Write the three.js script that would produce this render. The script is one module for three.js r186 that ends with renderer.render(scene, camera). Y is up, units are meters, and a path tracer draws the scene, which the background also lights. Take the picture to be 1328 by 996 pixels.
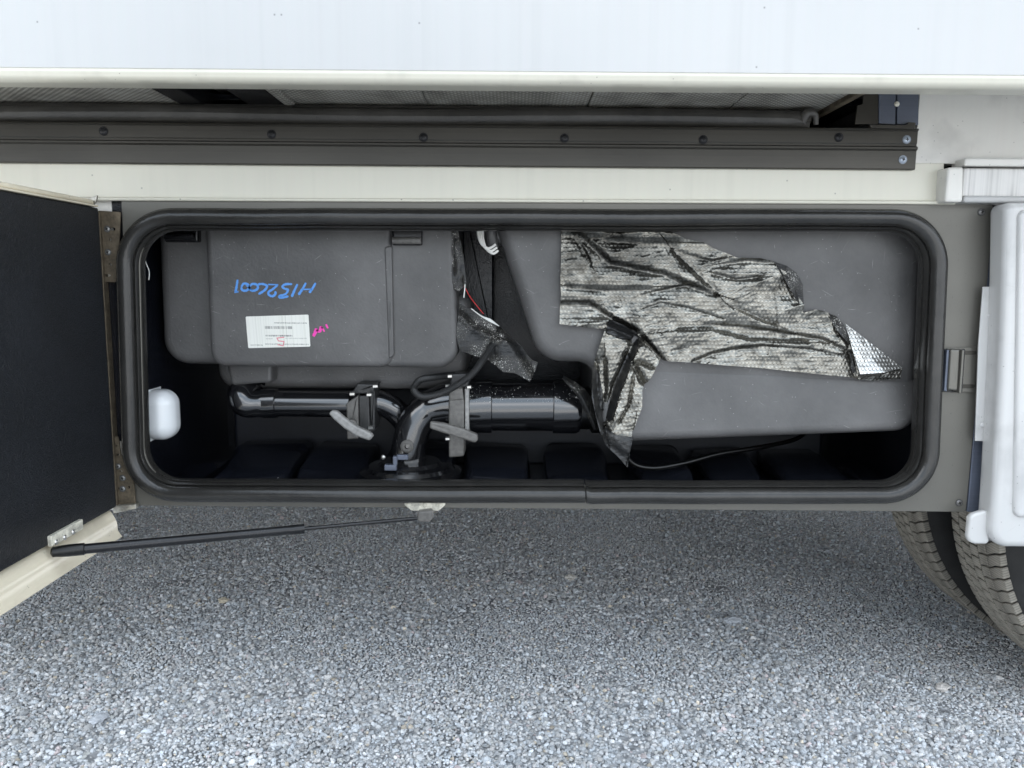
import * as THREE from 'three';
import { RoundedBoxGeometry } from 'three/addons/geometries/RoundedBoxGeometry.js';
import { mergeGeometries, mergeVertices } from 'three/addons/utils/BufferGeometryUtils.js';

// ---------------------------------------------------------------- camera, sky, sun, exposure
const scene = new THREE.Scene();
const D = 1.25, CAM_H = 0.83, F = 997, PW = 1328, PH = 996;
const camera = new THREE.PerspectiveCamera(2 * Math.atan(PH / 2 / F) * 180 / Math.PI, PW / PH, 0.02, 400);
camera.position.set(0, CAM_H, D);
camera.rotation.order = 'YXZ';
camera.rotation.set(-7.5 * Math.PI / 180, 0, 0.45 * Math.PI / 180);
camera.updateMatrixWorld(true);

const SUN = new THREE.Vector3(-0.30, 0.95, -0.72).normalize();
{
  const w = 512, h = 256, d = new Float32Array(w * h * 4);
  const hash = (x, y) => { const s = Math.sin(x * 127.1 + y * 311.7) * 43758.5453; return s - Math.floor(s); };
  const vn = (x, y, per) => {
    const xi = Math.floor(x), yi = Math.floor(y), fx = x - xi, fy = y - yi, u = fx * fx * (3 - 2 * fx), v = fy * fy * (3 - 2 * fy), m = (a) => ((a % per) + per) % per;
    return (hash(m(xi), yi) * (1 - u) + hash(m(xi + 1), yi) * u) * (1 - v) + (hash(m(xi), yi + 1) * (1 - u) + hash(m(xi + 1), yi + 1) * u) * v;
  };
  for (let j = 0; j < h; j++) for (let i = 0; i < w; i++) {
    const el = (j + 0.5) / h * Math.PI - Math.PI / 2, s = Math.max(0, Math.sin(el)), t = Math.pow(s, 0.55);
    let r = 0.50 * (1 - t) + 0.42 * t, g = 0.535 * (1 - t) + 0.54 * t, b = 0.57 * (1 - t) + 0.68 * t;
    const u = i / w * 12, v = j / h * 14;
    let c = 0.5 * vn(u, v, 12) + 0.27 * vn(u * 2, v * 2, 24) + 0.15 * vn(u * 4, v * 4, 48) + 0.08 * vn(u * 8, v * 8, 96);
    c = Math.min(1, Math.max(0, (c - 0.36) / 0.25)) * 0.85 * Math.min(1, s * 4);
    r += (1.16 - r) * c; g += (1.18 - g) * c; b += (1.22 - b) * c;
    const k = (j * w + i) * 4; d[k] = r; d[k + 1] = g; d[k + 2] = b; d[k + 3] = 1;
  }
  const sky = new THREE.DataTexture(d, w, h, THREE.RGBAFormat, THREE.FloatType);
  sky.mapping = THREE.EquirectangularReflectionMapping; sky.magFilter = THREE.LinearFilter; sky.minFilter = THREE.LinearFilter; sky.needsUpdate = true;
  scene.background = sky; scene.environment = sky;
}
const sun = new THREE.DirectionalLight(new THREE.Color(1, 0.94, 0.84), 4);
sun.position.copy(SUN).multiplyScalar(12); sun.castShadow = true;
Object.assign(sun.shadow.camera, { left: -8, right: 8, top: 8, bottom: -8, near: 0.5, far: 40 }); sun.shadow.mapSize.set(2048, 2048);
scene.add(sun); scene.add(sun.target);
const EXPOSURE = 3.5;

// ---------------------------------------------------------------- helpers
let seed = 20240611;
const rnd = () => { seed = (seed * 1664525 + 1013904223) >>> 0; return seed / 4294967296; };
const rr = (a, b) => a + (b - a) * rnd();
const V = (x, y, z) => new THREE.Vector3(x, y, z);
function ray(px, py) {
  return V(px / PW * 2 - 1, 1 - py / PH * 2, 0.5).unproject(camera).sub(camera.position).normalize();
}
function P(px, py, z) { const r = ray(px, py), t = (z - camera.position.z) / r.z; return camera.position.clone().addScaledVector(r, t); }
function PX(px, py, x) { const r = ray(px, py), t = (x - camera.position.x) / r.x; return camera.position.clone().addScaledVector(r, t); }
function PY(px, py, y) { const r = ray(px, py), t = (y - camera.position.y) / r.y; return camera.position.clone().addScaledVector(r, t); }
const M = (px, z) => px * (D - z) / F;                      // length of px photo pixels at depth z
const S = (r, g, b) => new THREE.Color().setRGB(r, g, b);   // linear base colour
const names = new Map();
function numbered(n) { const k = names.get(n) || 0; names.set(n, k + 1); return k ? `${n}_${String(k).padStart(3, '0')}` : n; }
function mesh(name, geo, mat, parent = null) {
  const g = Array.isArray(geo) ? merge(geo) : geo;
  const m = new THREE.Mesh(g, mat); m.name = parent ? name : numbered(name); m.castShadow = m.receiveShadow = true;
  (parent || scene).add(m); return m;
}
function group(name, parent = null) { const g = new THREE.Group(); g.name = parent ? name : numbered(name); (parent || scene).add(g); return g; }
function tag(o, label, category, extra = {}) { Object.assign(o.userData, { label, category }, extra); return o; }
function merge(list) {
  return mergeGeometries(list.map((g) => {
    const n = g.index ? g.toNonIndexed() : g.clone();
    for (const k of Object.keys(n.attributes)) if (!['position', 'normal', 'uv'].includes(k)) n.deleteAttribute(k);
    if (!n.attributes.uv) boxUV(n);
    return n;
  }));
}
// creased vertex normals, weighted by face area so that large flat faces stay flat
function toCreasedNormals(geo, angle) {
  const g = geo.index ? geo.toNonIndexed() : geo, p = g.attributes.position, n = p.count, fn = new Float32Array(n), at = new Map(), ids = new Int32Array(n);
  const A = V(0, 0, 0), B = V(0, 0, 0), C = V(0, 0, 0), faces = [];
  for (let f = 0; f < n / 3; f++) {
    A.fromBufferAttribute(p, 3 * f); B.fromBufferAttribute(p, 3 * f + 1).sub(A); C.fromBufferAttribute(p, 3 * f + 2).sub(A);
    const w = B.clone().cross(C), l = w.length(); faces.push([w, l > 1e-14 ? w.clone().divideScalar(l) : V(0, 0, 1)]);
  }
  const lists = [];
  for (let i = 0; i < n; i++) {
    const k = Math.round(p.getX(i) * 2e5) + '_' + Math.round(p.getY(i) * 2e5) + '_' + Math.round(p.getZ(i) * 2e5);
    let id = at.get(k); if (id === undefined) { id = lists.length; at.set(k, id); lists.push([]); }
    lists[id].push((i / 3) | 0); ids[i] = id;
  }
  const out = new Float32Array(n * 3), cos = Math.cos(angle), s = V(0, 0, 0);
  for (let i = 0; i < n; i++) {
    const u = faces[(i / 3) | 0][1]; s.set(0, 0, 0);
    for (const f of lists[ids[i]]) if (faces[f][1].dot(u) >= cos) s.add(faces[f][0]);
    if (s.lengthSq() < 1e-24) s.copy(u); s.normalize(); out.set([s.x, s.y, s.z], i * 3);
  }
  g.setAttribute('normal', new THREE.BufferAttribute(out, 3)); return g;
}
function boxUV(g, s = 1) {
  if (!g.index) {                                     // one projection per face
    const p = g.attributes.position, uv = new Float32Array(p.count * 2), a = V(0, 0, 0), b = V(0, 0, 0), c = V(0, 0, 0);
    for (let f = 0; f < p.count; f += 3) {
      a.fromBufferAttribute(p, f); b.fromBufferAttribute(p, f + 1).sub(a); c.fromBufferAttribute(p, f + 2).sub(a); b.cross(c);
      const ax = Math.abs(b.x), ay = Math.abs(b.y), az = Math.abs(b.z);
      for (let i = f; i < f + 3; i++) {
        const q = az >= ax * 0.999 && az >= ay * 0.999 ? [p.getX(i), p.getY(i)] : ay >= ax ? [p.getX(i), p.getZ(i)] : [p.getZ(i), p.getY(i)];
        uv[2 * i] = q[0] * s; uv[2 * i + 1] = q[1] * s;
      }
    }
    g.setAttribute('uv', new THREE.BufferAttribute(uv, 2)); return g;
  }
  const p = g.attributes.position, n = g.attributes.normal, uv = new Float32Array(p.count * 2);
  for (let i = 0; i < p.count; i++) {
    const ax = Math.abs(n.getX(i)), ay = Math.abs(n.getY(i)), az = Math.abs(n.getZ(i));
    if (az >= ax && az >= ay) { uv[2 * i] = p.getX(i) * s; uv[2 * i + 1] = p.getY(i) * s; }
    else if (ay >= ax) { uv[2 * i] = p.getX(i) * s; uv[2 * i + 1] = p.getZ(i) * s; }
    else { uv[2 * i] = p.getZ(i) * s; uv[2 * i + 1] = p.getY(i) * s; }
  }
  g.setAttribute('uv', new THREE.BufferAttribute(uv, 2)); return g;
}
// axis-aligned rounded box between two corners
function box(x0, y0, z0, x1, y1, z1, r = 0.002) {
  const w = Math.abs(x1 - x0), h = Math.abs(y1 - y0), d = Math.abs(z1 - z0), q = Math.min(r, w * 0.45, h * 0.45, d * 0.45);
  const g = q > 0.0002 ? new RoundedBoxGeometry(w, h, d, 2, q) : new THREE.BoxGeometry(w, h, d);
  g.translate((x0 + x1) / 2, (y0 + y1) / 2, (z0 + z1) / 2); return boxUV(g.index ? g.toNonIndexed() : g);
}
// box given by photo pixels of its front face
function boxPx(px0, py0, px1, py1, zf, depth, r = 0.002) { const a = P(px0, py0, zf), b = P(px1, py1, zf); return box(a.x, a.y, zf - depth, b.x, b.y, zf, r); }
function roundShape(pts, rad) {
  const sh = new THREE.Shape(), n = pts.length;
  for (let i = 0; i < n; i++) {
    const p = pts[i], a = pts[(i + n - 1) % n], b = pts[(i + 1) % n], r0 = Array.isArray(rad) ? rad[i] : rad;
    const da = Math.hypot(a.x - p.x, a.y - p.y), db = Math.hypot(b.x - p.x, b.y - p.y), r = Math.min(r0, da * 0.48, db * 0.48);
    const s = { x: p.x + (a.x - p.x) / da * r, y: p.y + (a.y - p.y) / da * r }, e = { x: p.x + (b.x - p.x) / db * r, y: p.y + (b.y - p.y) / db * r };
    if (i) sh.lineTo(s.x, s.y); else sh.moveTo(s.x, s.y);
    if (r > 1e-5) sh.bezierCurveTo(s.x + (p.x - s.x) * 0.56, s.y + (p.y - s.y) * 0.56, e.x + (p.x - e.x) * 0.56, e.y + (p.y - e.y) * 0.56, e.x, e.y);
  }
  sh.closePath(); return sh;
}
function prism(shape, zf, depth, bevel = 0.002, seg = 3, crease = 0.7) {
  const g = new THREE.ExtrudeGeometry(shape, { depth: Math.max(1e-4, depth - 2 * bevel), bevelEnabled: bevel > 0, bevelSize: bevel, bevelThickness: bevel, bevelOffset: -bevel, bevelSegments: seg, curveSegments: 10 });
  g.translate(0, 0, zf - depth + bevel); return boxUV(toCreasedNormals(g, crease));
}
function prismPx(pts, rad, zf, depth, bevel = 0.002, seg = 3, crease) { return prism(roundShape(pts.map(([x, y]) => P(x, y, zf)), rad), zf, depth, bevel, seg, crease); }
// profile (z, y) swept along x
function alongX(profile, x0, x1, crease = 0.6) {
  const sh = new THREE.Shape(profile.map(([z, y]) => new THREE.Vector2(-z, y)));
  const g = new THREE.ExtrudeGeometry(sh, { depth: x1 - x0, bevelEnabled: false, steps: 1 });
  g.rotateY(Math.PI / 2); g.translate(x0, 0, 0); return boxUV(toCreasedNormals(g, crease));
}
function sweep(path, normals, profile, closedPath) {
  const n = path.length, m = profile.length, pos = [], idx = [];
  for (let i = 0; i < n; i++) for (let j = 0; j < m; j++) pos.push(path[i].x + normals[i].x * profile[j][0], path[i].y + normals[i].y * profile[j][0], (path[i].z || 0) + profile[j][1]);
  for (let i = 0; i < (closedPath ? n : n - 1); i++) for (let j = 0; j < m; j++) {
    const a = i * m + j, b = ((i + 1) % n) * m + j, c = ((i + 1) % n) * m + (j + 1) % m, d = i * m + (j + 1) % m;
    idx.push(a, b, d, b, c, d);
  }
  if (!closedPath) for (const k of [0, n - 1]) for (let j = 1; j < m - 1; j++) idx.push(k * m, k * m + (k ? j : j + 1), k * m + (k ? j + 1 : j));
  const g = new THREE.BufferGeometry(); g.setAttribute('position', new THREE.Float32BufferAttribute(pos, 3)); g.setIndex(idx);
  return boxUV(toCreasedNormals(g, 0.8));
}
// tube through points with radii, capped
function tube(pts, radii, seg = 40, radial = 20, cap = true, straight = false) {
  const curve = straight ? null : new THREE.CatmullRomCurve3(pts, false, 'centripetal');
  const line = straight ? pts : curve.getPoints(seg), n = line.length, pos = [], idx = [], uv = [];
  const R = (t) => { if (typeof radii === 'number') return radii; if (straight) return radii[Math.round(t * (n - 1))]; const f = t * (radii.length - 1), i = Math.min(radii.length - 2, Math.floor(f)); return radii[i] + (radii[i + 1] - radii[i]) * (f - i); };
  let N = null, len = 0;
  for (let i = 0; i < n; i++) {
    const T = line[Math.min(n - 1, i + 1)].clone().sub(line[Math.max(0, i - 1)]).normalize();
    if (!N) N = V(0, 1, 0).cross(T).length() > 0.2 ? V(0, 1, 0) : V(1, 0, 0);
    N = N.clone().addScaledVector(T, -N.dot(T)).normalize(); const B = T.clone().cross(N), r = R(i / (n - 1));
    if (i) len += line[i].distanceTo(line[i - 1]);
    for (let j = 0; j <= radial; j++) {
      const a = j / radial * Math.PI * 2, q = line[i].clone().addScaledVector(N, Math.cos(a) * r).addScaledVector(B, Math.sin(a) * r);
      pos.push(q.x, q.y, q.z); uv.push(len, a * r);
    }
  }
  for (let i = 0; i < n - 1; i++) for (let j = 0; j < radial; j++) { const a = i * (radial + 1) + j, b = a + radial + 1; idx.push(a, b, a + 1, b, b + 1, a + 1); }
  if (cap) for (const k of [0, n - 1]) {
    const c = pos.length / 3; pos.push(line[k].x, line[k].y, line[k].z); uv.push(0, 0);
    for (let j = 0; j < radial; j++) { const a = k * (radial + 1) + j; if (k) idx.push(c, a, a + 1); else idx.push(c, a + 1, a); }
  }
  const g = new THREE.BufferGeometry(); g.setAttribute('position', new THREE.Float32BufferAttribute(pos, 3)); g.setAttribute('uv', new THREE.Float32BufferAttribute(uv, 2)); g.setIndex(idx);
  return flipIfInside(toCreasedNormals(g, 0.8));
}
function flipIfInside(g) { return g; }
const bar = (a, b, r, radial = 16) => tube([a, b], [r, r], 1, radial, true, true);
// stepped pipe: list of [t along a-b, radius]
function stepped(a, b, steps, radial = 32) { return tube(steps.map(([t]) => a.clone().lerp(b, t)), steps.map((s) => s[1]), 1, radial, true, true); }

// ---------------------------------------------------------------- textures
const hash2 = (x, y, s) => { let h = Math.imul(x | 0, 374761393) ^ Math.imul(y | 0, 668265263) ^ Math.imul(s | 0, 1442695041); h = Math.imul(h ^ (h >>> 13), 1274126177); return ((h ^ (h >>> 16)) >>> 0) / 4294967296; };
function vnoise(x, y, s = 1, per = 1 << 20) {
  const xi = Math.floor(x), yi = Math.floor(y), fx = x - xi, fy = y - yi, u = fx * fx * (3 - 2 * fx), v = fy * fy * (3 - 2 * fy), m = (a) => ((a % per) + per) % per;
  const a = hash2(m(xi), m(yi), s), b = hash2(m(xi + 1), m(yi), s), c = hash2(m(xi), m(yi + 1), s), d = hash2(m(xi + 1), m(yi + 1), s);
  return (a * (1 - u) + b * u) * (1 - v) + (c * (1 - u) + d * u) * v;
}
function fbm(x, y, oct = 4, s = 1, per = 1 << 20) { let a = 0.5, f = 1, r = 0, t = 0; for (let i = 0; i < oct; i++) { r += a * vnoise(x * f, y * f, s + i, per * f); t += a; a *= 0.5; f *= 2; } return r / t; }
function tex(w, h, fn, { srgb = false, metres = [1, 1] } = {}) {
  const d = new Uint8Array(w * h * 4);
  for (let j = 0; j < h; j++) for (let i = 0; i < w; i++) {
    const c = fn(i / w, j / h, i, j), k = (j * w + i) * 4;
    if (typeof c === 'number') d[k] = d[k + 1] = d[k + 2] = Math.max(0, Math.min(255, c * 255)); else for (let q = 0; q < 3; q++) d[k + q] = Math.max(0, Math.min(255, c[q] * 255));
    d[k + 3] = 255;
  }
  const t = new THREE.DataTexture(d, w, h); t.magFilter = THREE.LinearFilter; t.minFilter = THREE.LinearMipmapLinearFilter; t.generateMipmaps = true; t.wrapS = t.wrapT = THREE.RepeatWrapping;
  if (srgb) t.colorSpace = THREE.SRGBColorSpace;
  t.repeat.set(1 / metres[0], 1 / metres[1]); t.needsUpdate = true; return t;
}
// scratches drawn as an additive mask
function scratchMask(n, count, len, sd) {
  const m = new Float32Array(n * n); let s = sd; const r = () => { s = (s * 1664525 + 1013904223) >>> 0; return s / 4294967296; };
  for (let k = 0; k < count; k++) {
    let x = r() * n, y = r() * n, a = r() * 6.28, L = (0.2 + r() * r()) * len * n, st = 0.2 + 0.8 * r(), cv = (r() - 0.5) * 0.02;
    for (let i = 0; i < L; i++) { x += Math.cos(a); y += Math.sin(a); a += cv; const q = (((y | 0) % n + n) % n) * n + (((x | 0) % n + n) % n); m[q] = Math.max(m[q], st * Math.sin(i / L * 3.14)); }
  }
  return m;
}
const scA = scratchMask(1024, 130, 0.07, 5), scB = scratchMask(512, 60, 0.1, 9);
const tankMap = tex(1024, 1024, (u, v, i, j) => {
  const n = fbm(u * 6, v * 6, 5, 3, 6), f = fbm(u * 60, v * 60, 3, 8, 60), dust = Math.pow(fbm(u * 4, v * 4, 4, 21, 4), 2), sp = hash2(i >> 1, j >> 1, 77) > 0.9994 ? 0.35 : 0;
  const l = 0.345 + (n - 0.5) * 0.12 + (f - 0.5) * 0.022 + dust * 0.08 + scA[j * 1024 + i] * 0.30 + sp;
  return [l, l * 0.985, l * 0.97];
}, { srgb: true, metres: [0.5, 0.5] });
const tankBump = tex(512, 512, (u, v) => 0.6 * fbm(u * 90, v * 90, 2, 4, 90) + 0.4 * fbm(u * 8, v * 8, 3, 14, 8), { metres: [0.3, 0.3] });
const grainBump = tex(512, 512, (u, v) => Math.pow(fbm(u * 70, v * 70, 3, 31, 70), 1.3), { metres: [0.12, 0.12] });
const grainMap = tex(512, 512, (u, v, i, j) => { const n = fbm(u * 5, v * 5, 5, 41, 5), l = 0.62 + (n - 0.5) * 0.5 + (fbm(u * 90, v * 90, 2, 43, 90) - 0.5) * 0.35 + scB[j * 512 + i] * 0.3 + (hash2(i, j, 5) > 0.9993 ? 0.9 : 0); return [l, l, l]; }, { metres: [0.4, 0.4] });
const brushed = tex(1024, 512, (u, v, i, j) => { const a = fbm(0.5, v * 220, 3, 51, 220) * 0.7 + 0.3 * fbm(u * 5, v * 5, 2, 53, 5), b = fbm(u * 5, v * 5, 4, 52, 5); const l = 0.72 + (a - 0.5) * 0.22 + (b - 0.5) * 0.38 + scA[(j * 2 % 1024) * 1024 + i] * 0.25; return [l, l * 0.985, l * 0.95]; }, { metres: [0.9, 0.3] });
const paintMap = tex(1024, 1024, (u, v, i, j) => { const n = fbm(u * 5, v * 5, 5, 161, 5), sp = vnoise(u * 200, v * 200, 163, 200); const l = 0.84 + (n - 0.5) * 0.22 + scA[j * 1024 + i] * 0.14 - (sp > 0.93 ? (sp - 0.93) * 5 : 0) + (hash2(i >> 1, j >> 1, 165) > 0.9997 ? 0.2 : 0); return [l, l * 0.985, l * 0.95]; }, { metres: [0.42, 0.42] });
const roughMap = tex(512, 512, (u, v) => { const r = 0.55 + 0.7 * (fbm(u * 7, v * 7, 5, 61, 7) - 0.4); return [r, r, r]; }, { metres: [0.45, 0.45] });
const dirtWhite = tex(1024, 1024, (u, v, i, j) => {
  const st = Math.pow(fbm(u * 90, 0.5, 4, 71, 90), 3) * fbm(u * 5, v * 5, 3, 72, 5), n = fbm(u * 4, v * 4, 5, 73, 4), sp = hash2(i >> 1, j >> 1, 79) > 0.9996 ? 0.25 : 0;
  const l = 1 - st * 0.06 - (n - 0.4) * 0.04 - sp; return [l, l * 0.998, l * 0.995];
}, { srgb: true, metres: [1.1, 1.1] });
const streakWhite = tex(512, 512, (u, v) => { const st = Math.pow(fbm(u * 150, 0.5, 3, 171, 150), 3) * 0.8 * fbm(u * 9, v * 9, 3, 172, 9); const l = 1 - st; return [l, l * 0.99, l * 0.98]; }, { srgb: true, metres: [0.5, 0.5] });
const smudgeWhite = tex(1024, 1024, (u, v, i, j) => {
  const a = fbm(u * 8, v * 8, 6, 81, 8), st = Math.pow(fbm(u * 120, 0.5, 3, 82, 120), 4) * 1.2 * fbm(u * 6, v * 6, 2, 83, 6), m = Math.max(0, a - 0.56) * 2.0, sp = hash2(i >> 1, j >> 1, 87) > 0.9993 ? 0.3 : 0;
  const l = 1 - m * 0.22 - st * 0.03 - sp - scA[j * 1024 + i] * 0.05; return [l, l * 0.99, l * 0.975];
}, { srgb: true, metres: [0.6, 0.6] });
const weave = tex(512, 512, (u, v) => { const x = u * 64, y = v * 64, o = (Math.floor(x) + Math.floor(y)) & 1, a = Math.sin((o ? x : y) * Math.PI); return 0.25 + 0.6 * a * a; }, { metres: [0.34, 0.34] });
const weaveMap = tex(512, 512, (u, v) => { const x = u * 64, y = v * 64, o = (Math.floor(x) + Math.floor(y)) & 1, a = Math.sin((o ? x : y) * Math.PI) ** 2; const n = fbm(u * 9, v * 9, 4, 91, 9), l = (o ? 0.95 : 0.42) * (0.5 + 0.5 * a) * (0.3 + 1.5 * n); return [l, l * 0.97, l * 0.9]; }, { metres: [0.34, 0.34] });
const bubbles = tex(512, 512, (u, v) => { const r = 12, y = v * r, row = Math.floor(y), x = u * r + (row & 1 ? 0.5 : 0), dx = x - Math.floor(x) - 0.5, dy = y - row - 0.5, d = Math.hypot(dx, dy) * 2.6; return (d < 1 ? 0.25 + 0.5 * Math.sqrt(1 - d * d) : 0.25) + (fbm(u * 12, v * 12, 3, 95, 12) - 0.5) * 0.5; }, { metres: [0.078, 0.078] });
const foilMap = tex(1024, 1024, (u, v, i, j) => { const r = 24, y = v * r, row = Math.floor(y), x = u * r + (row & 1 ? 0.5 : 0), d = Math.hypot(x - Math.floor(x) - 0.5, y - row - 0.5) * 2.6, n = fbm(u * 10, v * 10, 5, 97, 10), f = fbm(u * 50, v * 50, 2, 98, 50); const l = 0.78 + (d < 1 ? 0.08 * (1 - d * d) : -0.04) + (n - 0.5) * 0.30 + (f - 0.5) * 0.12 - scA[j * 1024 + i] * 0.3; return [l, l * 0.99, l * 0.965]; }, { srgb: true, metres: [0.156, 0.156] });
const specks = tex(512, 512, (u, v, i, j) => { const n = fbm(u * 6, v * 6, 4, 101, 6), s = vnoise(u * 150, v * 150, 102, 150) * (0.5 + n); const l = 0.018 + (s > 0.88 ? (s - 0.88) * 3.5 : 0) + Math.max(0, n - 0.4) * 0.05; return [l, l * 0.96, l * 0.88]; }, { metres: [0.13, 0.13] });
const filmMap = tex(256, 256, (u, v) => { const n = fbm(u * 8, v * 8, 4, 181, 8), l = 0.014 + Math.max(0, n - 0.5) * 0.12; return [l, l * 0.97, l * 0.92]; }, { metres: [0.1, 0.1] });
const galvMap = tex(256, 256, (u, v) => { const n = fbm(u * 5, v * 5, 5, 111, 5), f = fbm(u * 30, v * 30, 3, 112, 30), l = 0.65 + (n - 0.5) * 0.9 + (f - 0.5) * 0.4; return [l, l * 0.95, l * 0.86]; }, { metres: [0.08, 0.08] });
const groundMap = tex(1024, 1024, (u, v, i, j) => { const c = vnoise(u * 110, v * 110, 121, 110), n = fbm(u * 5, v * 5, 4, 122, 5), l = 0.26 + 0.36 * c * c + (n - 0.5) * 0.08 + (hash2(Math.floor(u * 110), Math.floor(v * 110), 3) - 0.5) * 0.1; return [l * 0.98, l, l * 1.03]; }, { metres: [1.2, 1.2] });
const groundBump = tex(1024, 1024, (u, v) => fbm(u * 110, v * 110, 2, 121, 110), { metres: [1.2, 1.2] });
const rubberMap = tex(512, 512, (u, v, i, j) => { const n = fbm(u * 8, v * 8, 5, 131, 8), l = 0.6 + (n - 0.5) * 0.5 + scB[j * 512 + i] * 0.25 + (hash2(i, j, 6) > 0.9990 ? 0.8 : 0); return [l, l * 0.98, l * 0.95]; }, { metres: [0.3, 0.3] });
const treadMap = tex(512, 512, (u, v, i) => { const n = fbm(u * 14, v * 14, 5, 141, 14), s = Math.abs((u * 100) % 1 - 0.5) < 0.10 ? -0.35 : 0; const l = 0.7 + (n - 0.5) * 0.7 + s; return [l, l * 0.95, l * 0.86]; }, { metres: [0.5, 0.5] });

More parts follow.
